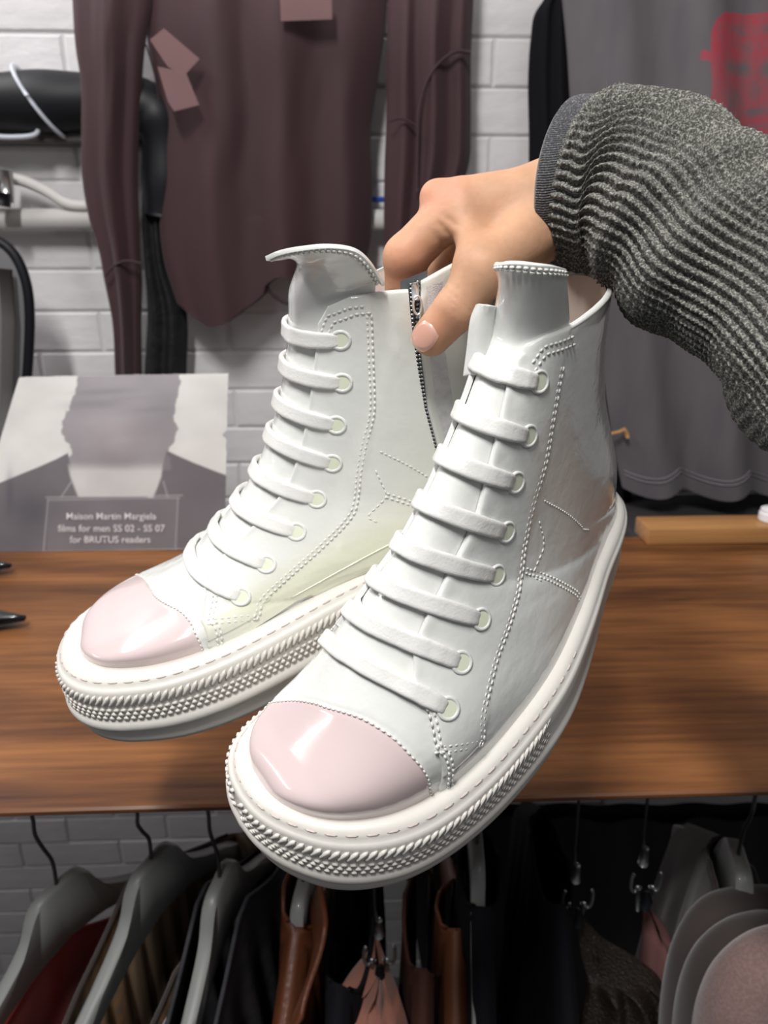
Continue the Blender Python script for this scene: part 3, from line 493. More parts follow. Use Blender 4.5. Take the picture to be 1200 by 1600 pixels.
    # long stitches sunk in the top of the foxing
    mb=MB(); w=sh.world(ring(.60,4.10,260)); L=np.r_[0,np.cumsum(np.linalg.norm(np.diff(w,axis=0),axis=1))]; x4=ring(.60,4.10,260)[:,0]; outw=sh.world(ring(.5,4.8,260))-sh.world(ring(.3,4.0,260)); pit=.0085; n=int(L[-1]/pit)
    w=w-0
    for i in range(n):
        x=(i+.5)*pit; f1=lambda A: np.array([np.interp(x,L,A[:,k]) for k in range(3)]); 
        if np.interp(x,L,x4)<12: continue
        p=f1(w); t=f1(np.gradient(w,axis=0)); t/=np.linalg.norm(t); nn=f1(outw); nn/=np.linalg.norm(nn); spindle(mb,p,t,nn,.0028,.0004,.0003)
    mb.build('foxing_stitching',MATS['fox_stitch'],root,kind='stuff')
    return sh,root
TONGUE={'R':[(770,416,28.4),(786,413,27.6),(810,412,27.2),(840,414,27.1),(868,416,27.5),(886,420,28.4)],
        'L':[(416,408,32.0),(440,398,31.2),(478,391,30.7),(520,388,30.6),(556,394,30.8),(580,415,31.4),(598,448,32.4)]}
# ------------------------------------------------------------------ hand and sleeve
def surface_nets(F,org,h):
    nx,ny,nz=F.shape; ins=F<0
    c=np.zeros((nx-1,ny-1,nz-1),int)
    for dx in (0,1):
        for dy in (0,1):
            for dz in (0,1): c+=ins[dx:nx-1+dx,dy:ny-1+dy,dz:nz-1+dz]
    act=(c>0)&(c<8); idx=-np.ones(act.shape,int); I=np.argwhere(act); idx[act]=np.arange(len(I))
    acc=np.zeros((len(I),3)); cnt=np.zeros(len(I))
    cor=[(0,0,0),(1,0,0),(0,1,0),(1,1,0),(0,0,1),(1,0,1),(0,1,1),(1,1,1)]
    ed=[(0,1),(2,3),(4,5),(6,7),(0,2),(1,3),(4,6),(5,7),(0,4),(1,5),(2,6),(3,7)]
    for a,b in ed:
        A=I+cor[a]; B=I+cor[b]; fa=F[tuple(A.T)]; fb=F[tuple(B.T)]; m=(fa<0)!=(fb<0); t=np.where(m,fa/(fa-fb+1e-12),0)[:,None]
        acc+=np.where(m[:,None],np.array(cor[a])+t*(np.array(cor[b])-np.array(cor[a])),0); cnt+=m
    V=(I+acc/cnt[:,None])*h+org; Q=[]
    for ax in range(3):
        sl=[slice(0,-1)]*3; s2=[slice(0,-1)]*3; sl[ax]=slice(0,F.shape[ax]-1); s2[ax]=slice(1,F.shape[ax])
        o=[k for k in range(3) if k!=ax]
        for k in o: sl[k]=slice(1,F.shape[k]-1); s2[k]=slice(1,F.shape[k]-1)
        a=ins[tuple(sl)]; b=ins[tuple(s2)]; J=np.argwhere(a!=b); inside=a[tuple(J.T)]
        for k in o: J[:,k]+=1
        e1=np.zeros(3,int); e1[o[0]]=1; e2=np.zeros(3,int); e2[o[1]]=1
        q=np.stack([idx[tuple((J-e1-e2).T)],idx[tuple((J-e2).T)],idx[tuple(J.T)],idx[tuple((J-e1).T)]],1)
        fl=inside if ax!=1 else ~inside
        q=np.where(fl[:,None],q,q[:,::-1]); Q.append(q)
    return V,np.vstack(Q)
c2w_=c2w
def pc(u,v,d): return np.array(((u-600)/FPX*d,(v-800)/FPX*d,d))
def smin(a,b,k): h=np.clip(.5+.5*(b-a)/k,0,1); return b*(1-h)+a*h-k*h*(1-h)
def cap_sdf(P,a,b,r1,r2):
    ab=b-a; t=np.clip(((P-a)@ab)/(ab@ab),0,1); return np.linalg.norm(P-a-t[...,None]*ab,axis=-1)-(r1+(r2-r1)*t)
mat('skin',(.62,.36,.24),.58,spec=.35,sss=.15,vc='col',bump=[(S3(350),.25,4,.0006),(S3(90),.2,3,.0012)])
mat('nail',(.78,.46,.38),.25,coat=.3,vc='col')
mat('knit',(.060,.060,.054),.95,sheen=.12,noise=(S3(1100),(.30,.30,.265),2,.46,.70),bump=[(S3(700),.5,3,.001)])
mat('knit_cuff',(.045,.045,.05),.95,sheen=.2,noise=(S3(1200),(.20,.20,.21),2,.5,.75))
HK=1.07
def person():
    c2w=lambda A: c2w_(np.asarray(A)*HK)
    HAND=[ # a, b, r1, r2, k
     (pc(900,318,33.8),pc(725,320,33.4),1.95,1.25,1.0),
     (pc(900,345,34.3),pc(760,362,34.0),1.75,1.45,1.0),
     (pc(880,305,34.0),pc(745,325,36.0),1.7,1.1,1.0),
     (pc(870,330,35.6),pc(775,355,37.2),1.6,1.1,1.0),
     # thumb
     (pc(838,368,33.0),pc(752,428,31.3),1.30,1.08,1.0),
     (pc(752,428,31.3),pc(712,484,31.6),1.08,.98,.5),
     (pc(712,484,31.6),pc(674,526,32.3),.99,.89,.22),
     # index
     (pc(712,322,33.3),pc(634,402,33.6),1.05,1.04,.45),
     (pc(682,308,33.3),pc(686,314,33.3),.80,.80,.5),
     (pc(634,402,33.6),pc(628,500,35.5),1.02,.85,.3),
     # middle, ring, little: inside the shoes
     (pc(740,335,35.8),pc(690,420,37.0),1.0,.95,.5),
     (pc(690,420,37.0),pc(690,520,38.0),.92,.8,.3),
     (pc(775,360,37.0),pc(800,450,37.6),1.0,.85,.5),
     (pc(800,450,37.6),pc(795,530,38.2),.85,.75,.3),
     (pc(830,365,36.5),pc(850,450,36.5),.9,.75,.5),
     # forearm
     (pc(880,322,34.8),pc(1080,372,31.0),2.0,2.5,1.0),
    ]
    lo=np.array((-1.2,-17.5,28.)); hi=np.array((15.5,-6.2,40.)); h=.09
    n=((hi-lo)/h).astype(int); ax=[lo[k]+np.arange(n[k])*h for k in range(3)]; G=np.stack(np.meshgrid(*ax,indexing='ij'),-1)
    F=None
    for a,b,r1,r2,k in HAND:
        f=cap_sdf(G,a,b,r1,r2); F=f if F is None else smin(F,f,k)
    # tendon of the thumb and first web
    F=smin(F,cap_sdf(G,pc(835,345,32.4),pc(760,415,30.9),.55,.45),.7)
    F=smin(F,cap_sdf(G,pc(722,345,32.6),pc(742,400,31.5),.55,.6),1.2)
    # creases
    def crease(F,c,t,w,dep,rad):
        t=t/np.linalg.norm(t); q=(G-c)@t; r=np.linalg.norm(G-c-q[...,None]*t,axis=-1); return F+dep*np.exp(-(q/w)**2)*np.exp(-(r/rad)**4)
    ipn=pc(712,484,31.6); ta=pc(674,526,32.3)-pc(752,428,31.3)
    for s_,w,d_ in ((-.38,.07,.035),(-.12,.09,.06),(.12,.07,.04),(.32,.06,.03)): F=crease(F,ipn+ta/np.linalg.norm(ta)*s_+np.array((0,0,-.9)),ta+np.array((0,.4*s_,0)),w,d_,1.2)
    ib=pc(640,405,33.6)-pc(718,322,33.4)
    for s_,d_ in ((-.5,.06),(-.1,.05),(.35,.04)): F=crease(F,pc(700,372,32.6)+ib/np.linalg.norm(ib)*s_,ib,.1,d_,.9)
    nc=pc(668,529,30.5)
    V,Q=surface_nets(F,lo,h)
    gidx=((V-lo)/h)
    # smooth once (Laplacian over quads)
    for _ in range(2):
        S_=np.zeros_like(V); c_=np.zeros(len(V))
        for a,b in ((0,1),(1,2),(2,3),(3,0)):
            np.add.at(S_,Q[:,a],V[Q[:,b]]); np.add.at(S_,Q[:,b],V[Q[:,a]]); np.add.at(c_,Q[:,a],1); np.add.at(c_,Q[:,b],1)
        V=V*.5+.5*S_/np.maximum(c_,1)[:,None]
    base=np.array((.50,.285,.175)); red=np.array((.56,.21,.13)); dark=np.array((.34,.165,.095)); col=np.tile(base,(len(V),1))
    def blob(c,r,cc,s_):
        nonlocal col
        w=(np.exp(-(np.linalg.norm(V-c,axis=1)/r)**2)*s_)[:,None]; col=col*(1-w)+cc*w
    blob(pc(685,300,33),1.3,np.array((.62,.25,.17)),.7); blob(pc(672,528,30.4),1.2,np.array((.58,.20,.125)),.8); blob(pc(640,420,32.8),1.5,red,.5); blob(pc(712,488,30),.9,dark,.5); blob(pc(720,400,32),1.4,dark,.35)
    col=col*(1+.13*vnoise(V,1.1,2,3)+.06*vnoise(V,5,6,3))[:,None]
    root=empty('person',c2w(pc(800,350,33)/100),'hand in ribbed grey-green knit sleeve reaching from the right, holding the sneakers','person')
    mb=MB(); mb.add(c2w(V/100),Q,np.clip(col,0,1)); hd=mb.build('hand',MATS['skin'],root,cols=True,label='bare right hand, thumb outside the shoe and fingers inside')
    # thumbnail: a shallow curved plate following the thumb tip
    ax_=(pc(674,526,32.3)-pc(712,484,31.6)); ax_/=np.linalg.norm(ax_); vd=-pc(672,528,31)/np.linalg.norm(pc(672,528,31.)); side=np.cross(ax_,vd); side/=np.linalg.norm(side); nm=np.cross(side,ax_)
    if nm@vd<0: nm=-nm
    nm=nm*math.cos(.32)-side*math.sin(.32)*(1 if (side[0]>0) else -1); nm/=np.linalg.norm(nm); side=np.cross(ax_,nm)
    c0=pc(674,526,32.3)+ax_*.02; uu,vv=np.meshgrid(np.linspace(-1,1,25),np.linspace(-1,1,25),indexing='ij')
    m_=np.maximum(np.abs(uu),np.abs(vv)); rr=np.sqrt(uu**2+vv**2)+1e-9; k=m_/rr; k=k**.7; uu2,vv2=uu*k,vv*k
    R_=.93; wid=.62; ln=.66
    th=uu2*wid/R_*1.02; P=c0+ (R_*np.cos(th)*(1-.06*((vv2+.2))**2))[...,None]*nm+(R_*np.sin(th))[...,None]*side+(vv2*ln)[...,None]*ax_*1.0
    edge=sm(np.sqrt(uu2**2+vv2**2),.8,1.0); P=P-nm*(edge*.05)[...,None]+nm*.05
    cc=np.array((.62,.34,.27))*(1-0*edge[...,None])+0; tip=sm(vv2,.70,.9)[...,None]; cc=cc*(1-tip)+np.array((.66,.50,.40))*tip; lun=np.exp(-((vv2+.9)/.25)**2-(uu2/.5)**2)[...,None]*.6; cc=cc*(1-lun)+np.array((.68,.48,.42))*lun
    mb=MB(); mb.grid(c2w(P/100),col=cc.reshape(-1,3)); mb.build('thumbnail',MATS['nail'],hd,cols=True)
    # sleeve
    def tubeP(path,na,ns,radf,seam=0):
        pth=np.array([pc(*p[:3]) for p in path]); r=np.array([p[3] for p in path]); d=np.r_[0,np.cumsum(np.linalg.norm(np.diff(pth,axis=0),axis=1))]; s=np.linspace(0,d[-1],ns); C=crs(d,pth,s); Rr=crs(d,r,s); T=np.gradient(C,axis=0); T/=np.linalg.norm(T,axis=1)[:,None]
        up=np.array((0,-1.,0)); a=np.linspace(0,2*PI,na,endpoint=False); X=np.cross(np.array((0,0,-1.)),T); X/=np.linalg.norm(X,axis=1)[:,None]; Y=np.cross(T,X)
        # X: in the picture plane across the arm, Y: towards the camera
        A=a[None]; disp=radf(s[:,None]*np.ones_like(A),A*np.ones((ns,1)),Rr[:,None]); 
        return C[:,None]+(Rr[:,None]+disp)[...,None]*(np.cos(A)[...,None]*X[:,None]+np.sin(A)[...,None]*Y[:,None]),s,a
    path=[(914,290,33.3,3.72),(940,293,32.9,3.80),(980,294,32.2,3.72),(1040,320,31.0,3.88),(1110,384,29.7,3.85),(1200,452,28.2,3.45),(1290,540,26.6,3.4),(1390,650,25.2,3.6),(1520,820,23.4,4.0),(1700,1060,21.5,4.4)]
    nr=56
    def rad(s,a,R):
        fold=.22*vnoise(np.stack([s*.55,a*1.3,s*0],-1),1,4,3)+.18*np.exp(-((s-4.9)/.5)**2)*np.cos(a*1-.2)*-1+.14*np.sin(s*2.1+a*1.5)*np.exp(-((s-6)/3)**2)
        fold=fold+.35*np.exp(-((s-1.2)/1.6)**2)*np.clip(np.cos(a),0,1)
        ph=a*nr+.8*np.sin(s*.8)+1.3*vnoise(np.stack([s*.8,a*2,s*0+3],-1),1,8,2)
        rib=.5+.5*np.cos(ph); rib=rib**.9
        vv=s*2*PI/.30; chev=.5+.5*np.cos(vv+2.2*np.abs(np.sin(ph/2)))
        amp=.21*sm(s,0,.25)+.02
        return fold*sm(s,0,1.0)+amp*(rib-.5)+.06*chev*rib+.03*vnoise(np.stack([s*9,a*60,s*0],-1),1,5,2)
    P,s,a=tubeP(path,560,560,rad)
    inner=tubeP(path,560,560,lambda s,a,R: -.35+0*s)[0][:10][::-1]
    sl=empty('sleeve',c2w(pc(1050,350,32)/100)-rootloc(root),'ribbed grey-green knit sweater sleeve'); sl.parent=root
    mb=MB(); mb.grid(c2w(P/100),cv=True,flip=True); mb.build('forearm_tube',MATS['knit'],sl)
    # narrow jersey cuff peeping out of the knit sleeve
    pcf=[(884,290,33.8,3.62),(896,290,33.6,3.70),(914,290,33.3,3.68),(945,294,32.9,3.55)]
    def radc(s,a,R): return .02*np.cos(a*230)*sm(s,.05,.2)+.05*np.sin(a*3+1)-.12*sm(.15-s,0,.15)
    Pc,_,_=tubeP(pcf,1150,40,radc); Pi,_,_=tubeP(pcf,1150,40,lambda s,a,R:-.18+0*s)
    # tilt of the cuff mouth: its lower rim sits further right
    mb=MB(); mb.grid(c2w(np.concatenate([Pi[:16][::-1],Pc])/100),cv=True,flip=True); mb.build('cuff',MATS['knit_cuff'],sl,label='dark fine-ribbed inner cuff')
    # folded upper sleeve at the picture edge
    p2=[(1385,430,27.5,1.5),(1350,480,27.4,3.3),(1335,540,27.2,4.3),(1330,590,27.0,4.35),(1335,650,26.8,3.6),(1350,710,26.6,2.0)]
    def rad2(s,a,R):
        ph=a*60+s*1.5; return .16*vnoise(np.stack([s*.7,a*1.5,s*0],-1),1,14,3)+.07*np.cos(ph)*.5+.05*np.cos(s*2*PI/.34+2*np.abs(np.sin(ph/2)))
    P2,_,_=tubeP(p2,520,160,rad2); mb=MB(); mb.grid(c2w(P2/100),cv=True,flip=True); mb.build('upper_sleeve',MATS['knit'],sl)
    # stray wool fibres standing off the knit
    mb=MB(); n0=P.shape[0]; C_=P.mean(1)
    for _ in range(9000):
        i=RNG.randint(6,n0-1); j=RNG.randint(0,P.shape[1]); p=P[i,j]; o=p-C_[i]; o/=np.linalg.norm(o); t=RNG.randn(3); t/=np.linalg.norm(t); L=RNG.uniform(.08,.24); q=p+(o*.55+t*.5)*L*.5; e=p+(o*.6+t)*L; w=np.cross(t,o); w/=np.linalg.norm(w)+1e-9; w=w*.006
        mb.add(c2w(np.array([p-w,p+w,q+w*.7,q-w*.7,e])/100),[(0,1,2,3),(3,2,4)])
    mb.build('wool_fuzz',MATS['knit_fuzz'],sl,kind='stuff')
    # torn thread hanging under the forearm
    mb=MB(); th=np.linspace(0,1,30); pts=np.array([pc(1036+14*math.sin(5*t)+6*t,478+32*math.sin(2.6*t),31.9) for t in th]); mb.tube(c2w(pts/100),.00045,6); mb.build('loose_thread',MATS['knit_cuff'],sl)
mat('knit_fuzz',(.26,.26,.23),.9,sheen=.3)
# ------------------------------------------------------------------ things on and behind the shelf
mat('wine_sheer',(.05,.02,.025),.75,alpha=.92,sheen=.08,vc='col'); mat('wine_seam',(.035,.015,.022),.8)
mat('pink_tape',(.26,.15,.15),.8,alpha=.55)
mat('grey_jersey',(1,1,1),.9,vc='col',noise=((40,40,6),(.80,.80,.84),4,.4,.8)); mat('black_cloth',(.006,.006,.009),.95,spec=.2); mat('seam_grey',(.30,.28,.31),.9)
mat('black_rubber',(.007,.008,.011),.5,spec=.3); mat('black_fabric',(.006,.006,.008),.8,bump=[(S3(40),.6,3,.01)]); mat('white_pipe',(.62,.60,.58),.35); mat('zip_tie',(.62,.66,.74),.4); mat('dark_ledge',(.075,.07,.07),.7)
mat('chrome',(.6,.6,.6),.3,metal=.9); mat('grey_plastic',(.16,.16,.165),.5); mat('rope',(.62,.60,.58),.85); mat('blue_cord',(.02,.08,.42),.5); mat('dark_box',(.03,.028,.03),.7); mat('tan_cord',(.45,.25,.10),.8); mat('white_plastic',(.85,.85,.88),.4)
mat('print_paper',(1,1,1),.5,vc='col'); mat('lettering_white',(.80,.78,.80),.6); mat('paper_edge',(.75,.74,.72),.7); mat('black_leather',(.015,.016,.02),.25,coat=.3)
def cloth(name,Y,rows,m,parent,nu=60,nv=120,fold=.012,thick=.03,seed=0,nf=6,colf=None,bulge=1.0,hemf=None):
    """hanging cloth: closed tube of a front and a back sheet; rows = (v, u_left, u_right) in picture pixels on the plane y=Y"""
    rows=sorted(rows); vs=np.array([r[0] for r in rows],float); L=np.array([r[1] for r in rows],float); R=np.array([r[2] for r in rows],float)
    v=np.linspace(vs[0],vs[-1],nv); l=crs(vs,L,v); r=crs(vs,R,v); a=np.linspace(0,1,nu); U=l[:,None]+(r-l)[:,None]*a[None]; Vv=np.repeat(v[:,None],nu,1)
    if hemf is not None: k=sm(Vv,vs[0]+(vs[-1]-vs[0])*.75,vs[-1]); Vv=Vv+k*hemf(a)[None]
    ry=(U[...,None]-600)/FPX*_r+(Vv[...,None]-800)/FPX*_d+_f; P=C0+ry*(Y/ry[...,1])[...,None]
    A=np.repeat(a[None],nv,0); t=np.repeat(np.linspace(0,1,nv)[:,None],nu,1)
    ph=A*nf*2*PI+seed+1.2*vnoise(np.stack([A*2,t*1.5,A*0+seed],-1),1,seed)
    w=fold*(np.sin(ph)*(.5+.5*t)+.8*vnoise(np.stack([A*5,t*2.2,A*0],-1),1,seed+3,3))
    env=np.sin(PI*np.clip(A,0,1))**.5
    Pf=P.copy(); Pf[...,1]-=thick*env*bulge+w*env; Pb=P.copy(); Pb[...,1]+=.35*thick*env-w*.5*env
    mb=MB(); c=None
    if colf is not None: cf=colf(U,Vv,A,t).reshape(-1,3)
    else: cf=None
    mb.grid(Pf,flip=True,col=cf); mb.grid(Pb[:,:],flip=False,col=cf); o=mb.build(name,m,parent,cols=colf is not None); return o,(lambda uu,vv,off=.004:None),Pf
def wall_items():
    YG=1.20
    # sheer wine shirt
    root=empty('sheer_shirt',atY(415,0,YG),'sheer wine-coloured long-sleeved top hanging on the wall behind the sneakers','shirt')
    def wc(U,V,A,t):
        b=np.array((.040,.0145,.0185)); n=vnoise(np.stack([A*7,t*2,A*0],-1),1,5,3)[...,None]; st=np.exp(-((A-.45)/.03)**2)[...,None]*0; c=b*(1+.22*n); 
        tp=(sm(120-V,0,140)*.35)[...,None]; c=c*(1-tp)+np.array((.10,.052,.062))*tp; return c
    body=[(-140,215,640),(0,228,606),(60,230,600),(140,245,588),(200,252,580),(300,248,582),(380,252,578),(420,262,574),(470,282,470),(495,290,400),(512,300,362)]
    body=[(-140,215,640),(0,228,606),(60,230,600),(140,245,588),(200,252,580),(300,248,582),(400,256,576),(462,276,560)]
    def hem(a): return 52*np.exp(-((a-.22)/.20)**2)-6+10*np.sin(a*9)*(a>.5)-18*sm(a,.42,.60)
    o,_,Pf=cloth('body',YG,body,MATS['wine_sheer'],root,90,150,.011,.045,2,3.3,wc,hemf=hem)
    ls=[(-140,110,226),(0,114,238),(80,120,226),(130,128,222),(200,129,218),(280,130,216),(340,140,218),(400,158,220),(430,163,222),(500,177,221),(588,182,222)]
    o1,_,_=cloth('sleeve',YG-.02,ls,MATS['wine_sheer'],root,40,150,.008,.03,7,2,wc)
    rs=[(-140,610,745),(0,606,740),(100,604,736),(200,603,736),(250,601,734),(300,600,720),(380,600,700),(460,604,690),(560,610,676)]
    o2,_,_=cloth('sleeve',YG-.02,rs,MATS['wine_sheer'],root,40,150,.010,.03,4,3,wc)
    def seam(pts,par,r=.0018,y=YG-.058,name='seam'):
        q=np.array(pts,float); d=np.r_[0,np.cumsum(np.linalg.norm(np.diff(q,axis=0),axis=1))]; t=np.linspace(0,d[-1],40); q=crs(d,q,t); mb=MB(); mb.tube(np.array([atY(u,v,y) for u,v in q]),r,6); return mb.build(name,MATS['wine_seam'],par)
    seam([(163,432),(175,418),(195,408),(222,412)],o1); seam([(228,70),(236,95),(246,140),(252,200)],root,.0012,YG-.02); seam([(735,82),(715,80),(690,95),(668,125),(656,165),(653,220),(652,300)],o2,.0022); seam([(606,190),(625,185),(650,196)],o2,.0015)
    seam([(405,440),(418,452),(440,470),(470,480)],root,.003,YG-.03)
    def patch(poly,par,name,y=YG-.066):
        mb=MB(); P=[atY(u,v,y) for u,v in poly]; n=len(P); Q=[p+np.array((0,.0008,0)) for p in P]; mb.add(P+Q,[tuple(range(n))[::-1],tuple(range(n,2*n))]+[(i,(i+1)%n,n+(i+1)%n,n+i) for i in range(n)]); return mb.build(name,MATS['pink_tape'],par,smooth=False,label='pale pink tape patch showing through the sheer cloth')
    patch([(437,-12),(518,-12),(519,30),(439,33)],root,'tape_patch')
    patch([(234,62),(256,44),(312,92),(288,118),(262,104)],root,'tape_patch'); patch([(246,104),(290,112),(311,164),(272,174),(262,158)],root,'tape_patch',YG-.0672)
    # grey tee with red print
    YT=1.16
    def tc(U,V,A,t):
        b=np.ones(U.shape+(3,))*np.array((.118,.108,.118)); b=b*(1+.12*vnoise(np.stack([U*.02,V*.012,U*0],-1),1,3,4))[...,None]
        n=vnoise(np.stack([U*.045,V*.03,U*0],-1),1,21,4); n2=vnoise(np.stack([U*.25,V*.25,U*0],-1),1,25,2)
        x=(U-1160)/78; y=(V-140)/110
        arch=(np.abs(x)<1+.05*n)&(V>34+6*n+ 34*np.clip(np.abs(x),0,1)**6)&(V<330)
        brim=(np.abs(V-118-14*x+5*n)<7)&(x>-1.17+.05*n2)&(x<-.75)
        m=(arch|brim).astype(float)
        holes=np.zeros_like(U)
        for (cx,cy,rx,ry,s_) in ((-.40,118,.30,13,.9),(.42,118,.30,13,.9),(.0,82,.55,10,.35),(-.05,60,.5,8,.3),(-.45,185,.22,22,.45),(.45,185,.22,22,.45),(0,182,.45,6,.55),(0,205,.35,5,.4),(-.02,150,.10,14,.3)):
            holes=np.maximum(holes,s_*np.exp(-((x-cx)/rx)**4-((V-cy)/ry)**2))
        m=m*np.clip(.86-holes*1.1+.75*n+.45*n2,0,1)*(.58+.25*sm(110-V,0,40))
        b=b*(1-m[...,None])+np.array((.50,.018,.045))*m[...,None]; return b
    troot=empty('t_shirt',atY(1080,10,YT),'washed grey T-shirt with a worn red face print hanging at the right','shirt')
    tee=[(-120,868,1400),(0,878,1400),(60,884,1400),(150,890,1400),(300,896,1400),(430,910,1400),(560,938,1400),(700,960,1400),(755,972,1400)]
    def hm(a): return 16*np.abs(np.sin(a*14+.4))-6*a
    o,_,Pt=cloth('body',YT,tee,MATS['grey_jersey'],troot,420,460,.020,.05,11,4,tc,hemf=hm)
    # hem stitch line following the cloth
    mb=MB(); 
    for k in (-14,-17): mb.tube(Pt[k,6:-6]+np.array((0,-.002,0)),.0007,5)
    mb.build('hem_stitching',MATS['seam_grey'],troot)
    # black garment behind the tee
    b1,_,_=cloth('black_sleeve',1.235,[(-120,800,900),(-5,852,880),(20,836,890),(60,829,897),(120,825,902),(200,826,905),(300,828,905),(420,850,930),(560,900,965),(700,930,985),(790,940,985)],MATS['black_cloth'],None,40,120,.008,.03,3,3); b1.name='black_jacket'
    tagit(b1,'black garment with a long hanging sleeve behind the grey T-shirt','jacket')
    # painted pipe with a blue cord
    mb=MB(); a=atY(-120,343,1.235); b=atY(900,343,1.235); b[2]=a[2]; mb.tube([a,b],.0165,24); o=mb.build('wall_pipe',MATS['white_pipe'],None); tagit(o,'white painted horizontal pipe fixed along the wall','pipe')
    mb=MB(); mb.tube([atY(540,311,1.245),atY(640,312,1.245),atY(800,314,1.245)],.004,8); o=mb.build('blue_cord',MATS['blue_cord'],None); tagit(o,'thin blue cord running just above the white pipe','cord')
    # thick black wrapped hose bending down the wall
    hr=empty('wrapped_hose',atY(100,160,1.22),'thick black wrapped hose bound with a pale cable tie, bending downwards','hose')
    q=np.array([(-160,166),(-40,162),(60,160),(150,160),(205,163),(240,178),(256,215),(258,280),(254,340)],float); q=crs(np.arange(9),q,np.linspace(0,8,80)); P=np.array([atY(u,v,1.215) for u,v in q]); mb=MB(); rr=.040+.002*np.sin(np.linspace(0,30,80)); rr[-30:]*=np.linspace(1,.75,30); mb.tube(P,rr,28); mb.build('hose',MATS['black_rubber'],hr)
    th=np.linspace(0,2*PI,40); c=atY(50,160,1.215); mb=MB(); c2=c+np.array((.012,0,0)); mb.tube(np.array([c+np.array((.030*math.sin(x)*.9+.012,-.043*math.cos(x),.044*math.sin(x)*-1)) for x in th]),.006,8,squash=.5); mb.build('cable_tie',MATS['zip_tie'],hr)
    mb=MB(); q=np.array([(-60,196),(-10,212),(30,214),(55,210),(58,200),(40,196)],float); q=crs(np.arange(6),q,np.linspace(0,5,40)); mb.tube(np.array([atY(u,v,1.20) for u,v in q]),.0035,8); mb.build('wire_loop',MATS['zip_tie'],hr)
    o,_,_=cloth('black_strap',1.225,[(150,220,256),(260,222,268),(340,222,262),(420,226,270),(480,230,290),(585,226,292),(680,226,296)],MATS['black_fabric'],None,26,90,.010,.02,5,2); tagit(o,'black padded strap hanging down between the sheer top sleeve and body','strap')
    a=atY(-100,205,1.25); b=atY(225,228,1.25); o=rbox('cable_trunking',(a[0],1.215,b[2]),(b[0],1.268,a[2]),MATS['dark_ledge'],None,.003,2); tagit(o,'dark grey trunking below the black hose','trunking')
    # tap fitting with sloping white rope
    fr=empty('pipe_fitting',atY(5,290,1.2),'metal valve fitting at the left edge above the white pipe','valve')
    mb=MB(); mb.tube([atY(-30,292,1.2),atY(8,292,1.2)],.016,16); mb.build('valve_body',MATS['chrome'],fr)
    mb=MB(); mb.tube([atY(9,266,1.195),atY(11,316,1.195)],.010,12); mb.build('valve_nut',MATS['chrome'],fr); mb=MB(); mb.tube([atY(3,300,1.18),atY(3,322,1.18)],.012,12); mb.build('valve_cap',MATS['black_rubber'],fr)
    mb=MB(); q=np.array([(14,278),(40,284),(75,300),(110,320),(160,322)],float); q=crs(np.arange(5),q,np.linspace(0,4,30)); mb.tube(np.array([atY(u,v,1.225) for u,v in q]),.0085,12); o=mb.build('sloping_rope',MATS['rope'],None); tagit(o,'pale rope sloping from the valve down to the white pipe','rope')
    # rounded grey panel with black rubber edge at the left
    cr_=empty('chair_back',atY(-20,600,1.1),'dark grey rounded chair back with black edging at the far left','chair')
    def outl(off):
        pts=[(-130,372-off),(-60,372-off),(-10,382-off),(15+off*.8,402-off*.6),(32+off,440),(38+off,490),(36+off,560),(30+off,640),(24+off,760)]; q=crs(np.arange(9),np.array(pts,float),np.linspace(0,8,60)); return q
    q=outl(0); F_=np.array([atY(u,v,1.10) for u,v in q]); bot=[atY(-130,760,1.10)]; mb=MB(); n=len(F_)+1; V=list(F_)+bot; Vb=[p+np.array((0,.03,0)) for p in V]; mb.add(V+Vb,[tuple(range(n)),tuple(range(2*n-1,n-1,-1))]+[(i,i+n,(i+1)%n+n,(i+1)%n) for i in range(n)]); mb.build('back_panel',MATS['grey_plastic'],cr_,smooth=False)
    mb=MB(); mb.tube(np.array([atY(u,v,1.105) for u,v in outl(8)]),.0075,10); mb.build('edging',MATS['black_rubber'],cr_)
    mb=MB(); mb.tube(np.array([atY(u,v,1.085) for u,v in [(8,420),(14,500),(12,600),(8,700)]]),.010,10,squash=.3); mb.build('rib',MATS['dark_ledge'],cr_)
    # dark box under the tee, white cap at the right edge, tan toggle
    a=atY(938,772,1.22); b=atY(1400,900,1.22); o=rbox('storage_box',(a[0],1.04,b[2]),(b[0],1.25,a[2]-.012),MATS['dark_box'],None,.006,3); tagit(o,'dark grey storage box in the gap between shelf and wall','box')
    cap_z=SHELF_Z+.024; c=atY(1204,808,.92); r=empty('white_bottle',(c[0],.92,cap_z),'small white bottle cap end at the right edge on the wooden board','bottle')
    mb=MB(); prof=[(0,0),(.014,0),(.016,.002),(.016,.012),(.0145,.0135),(.0145,.018),(.012,.0195),(0,.0195)]; th=np.linspace(0,2*PI,28,endpoint=False); G=np.array([[(c[0]+p*math.cos(t),.92+p*math.sin(t),cap_z+z) for t in th] for p,z in prof]); mb.grid(G,cv=True); mb.build('bottle_cap',MATS['white_plastic'],r,auto=40)
    mb=MB(); q=[(938,679),(955,678),(968,675),(975,671),(979,677),(981,684)]; mb.tube(np.array([atY(u,v,1.13) for u,v in q]),[.003,.003,.003,.0035,.004,.003],8); o=mb.build('cord_toggle',MATS['tan_cord'],None); tagit(o,'short tan cord end poking out beside the heel of the right sneaker','cord')
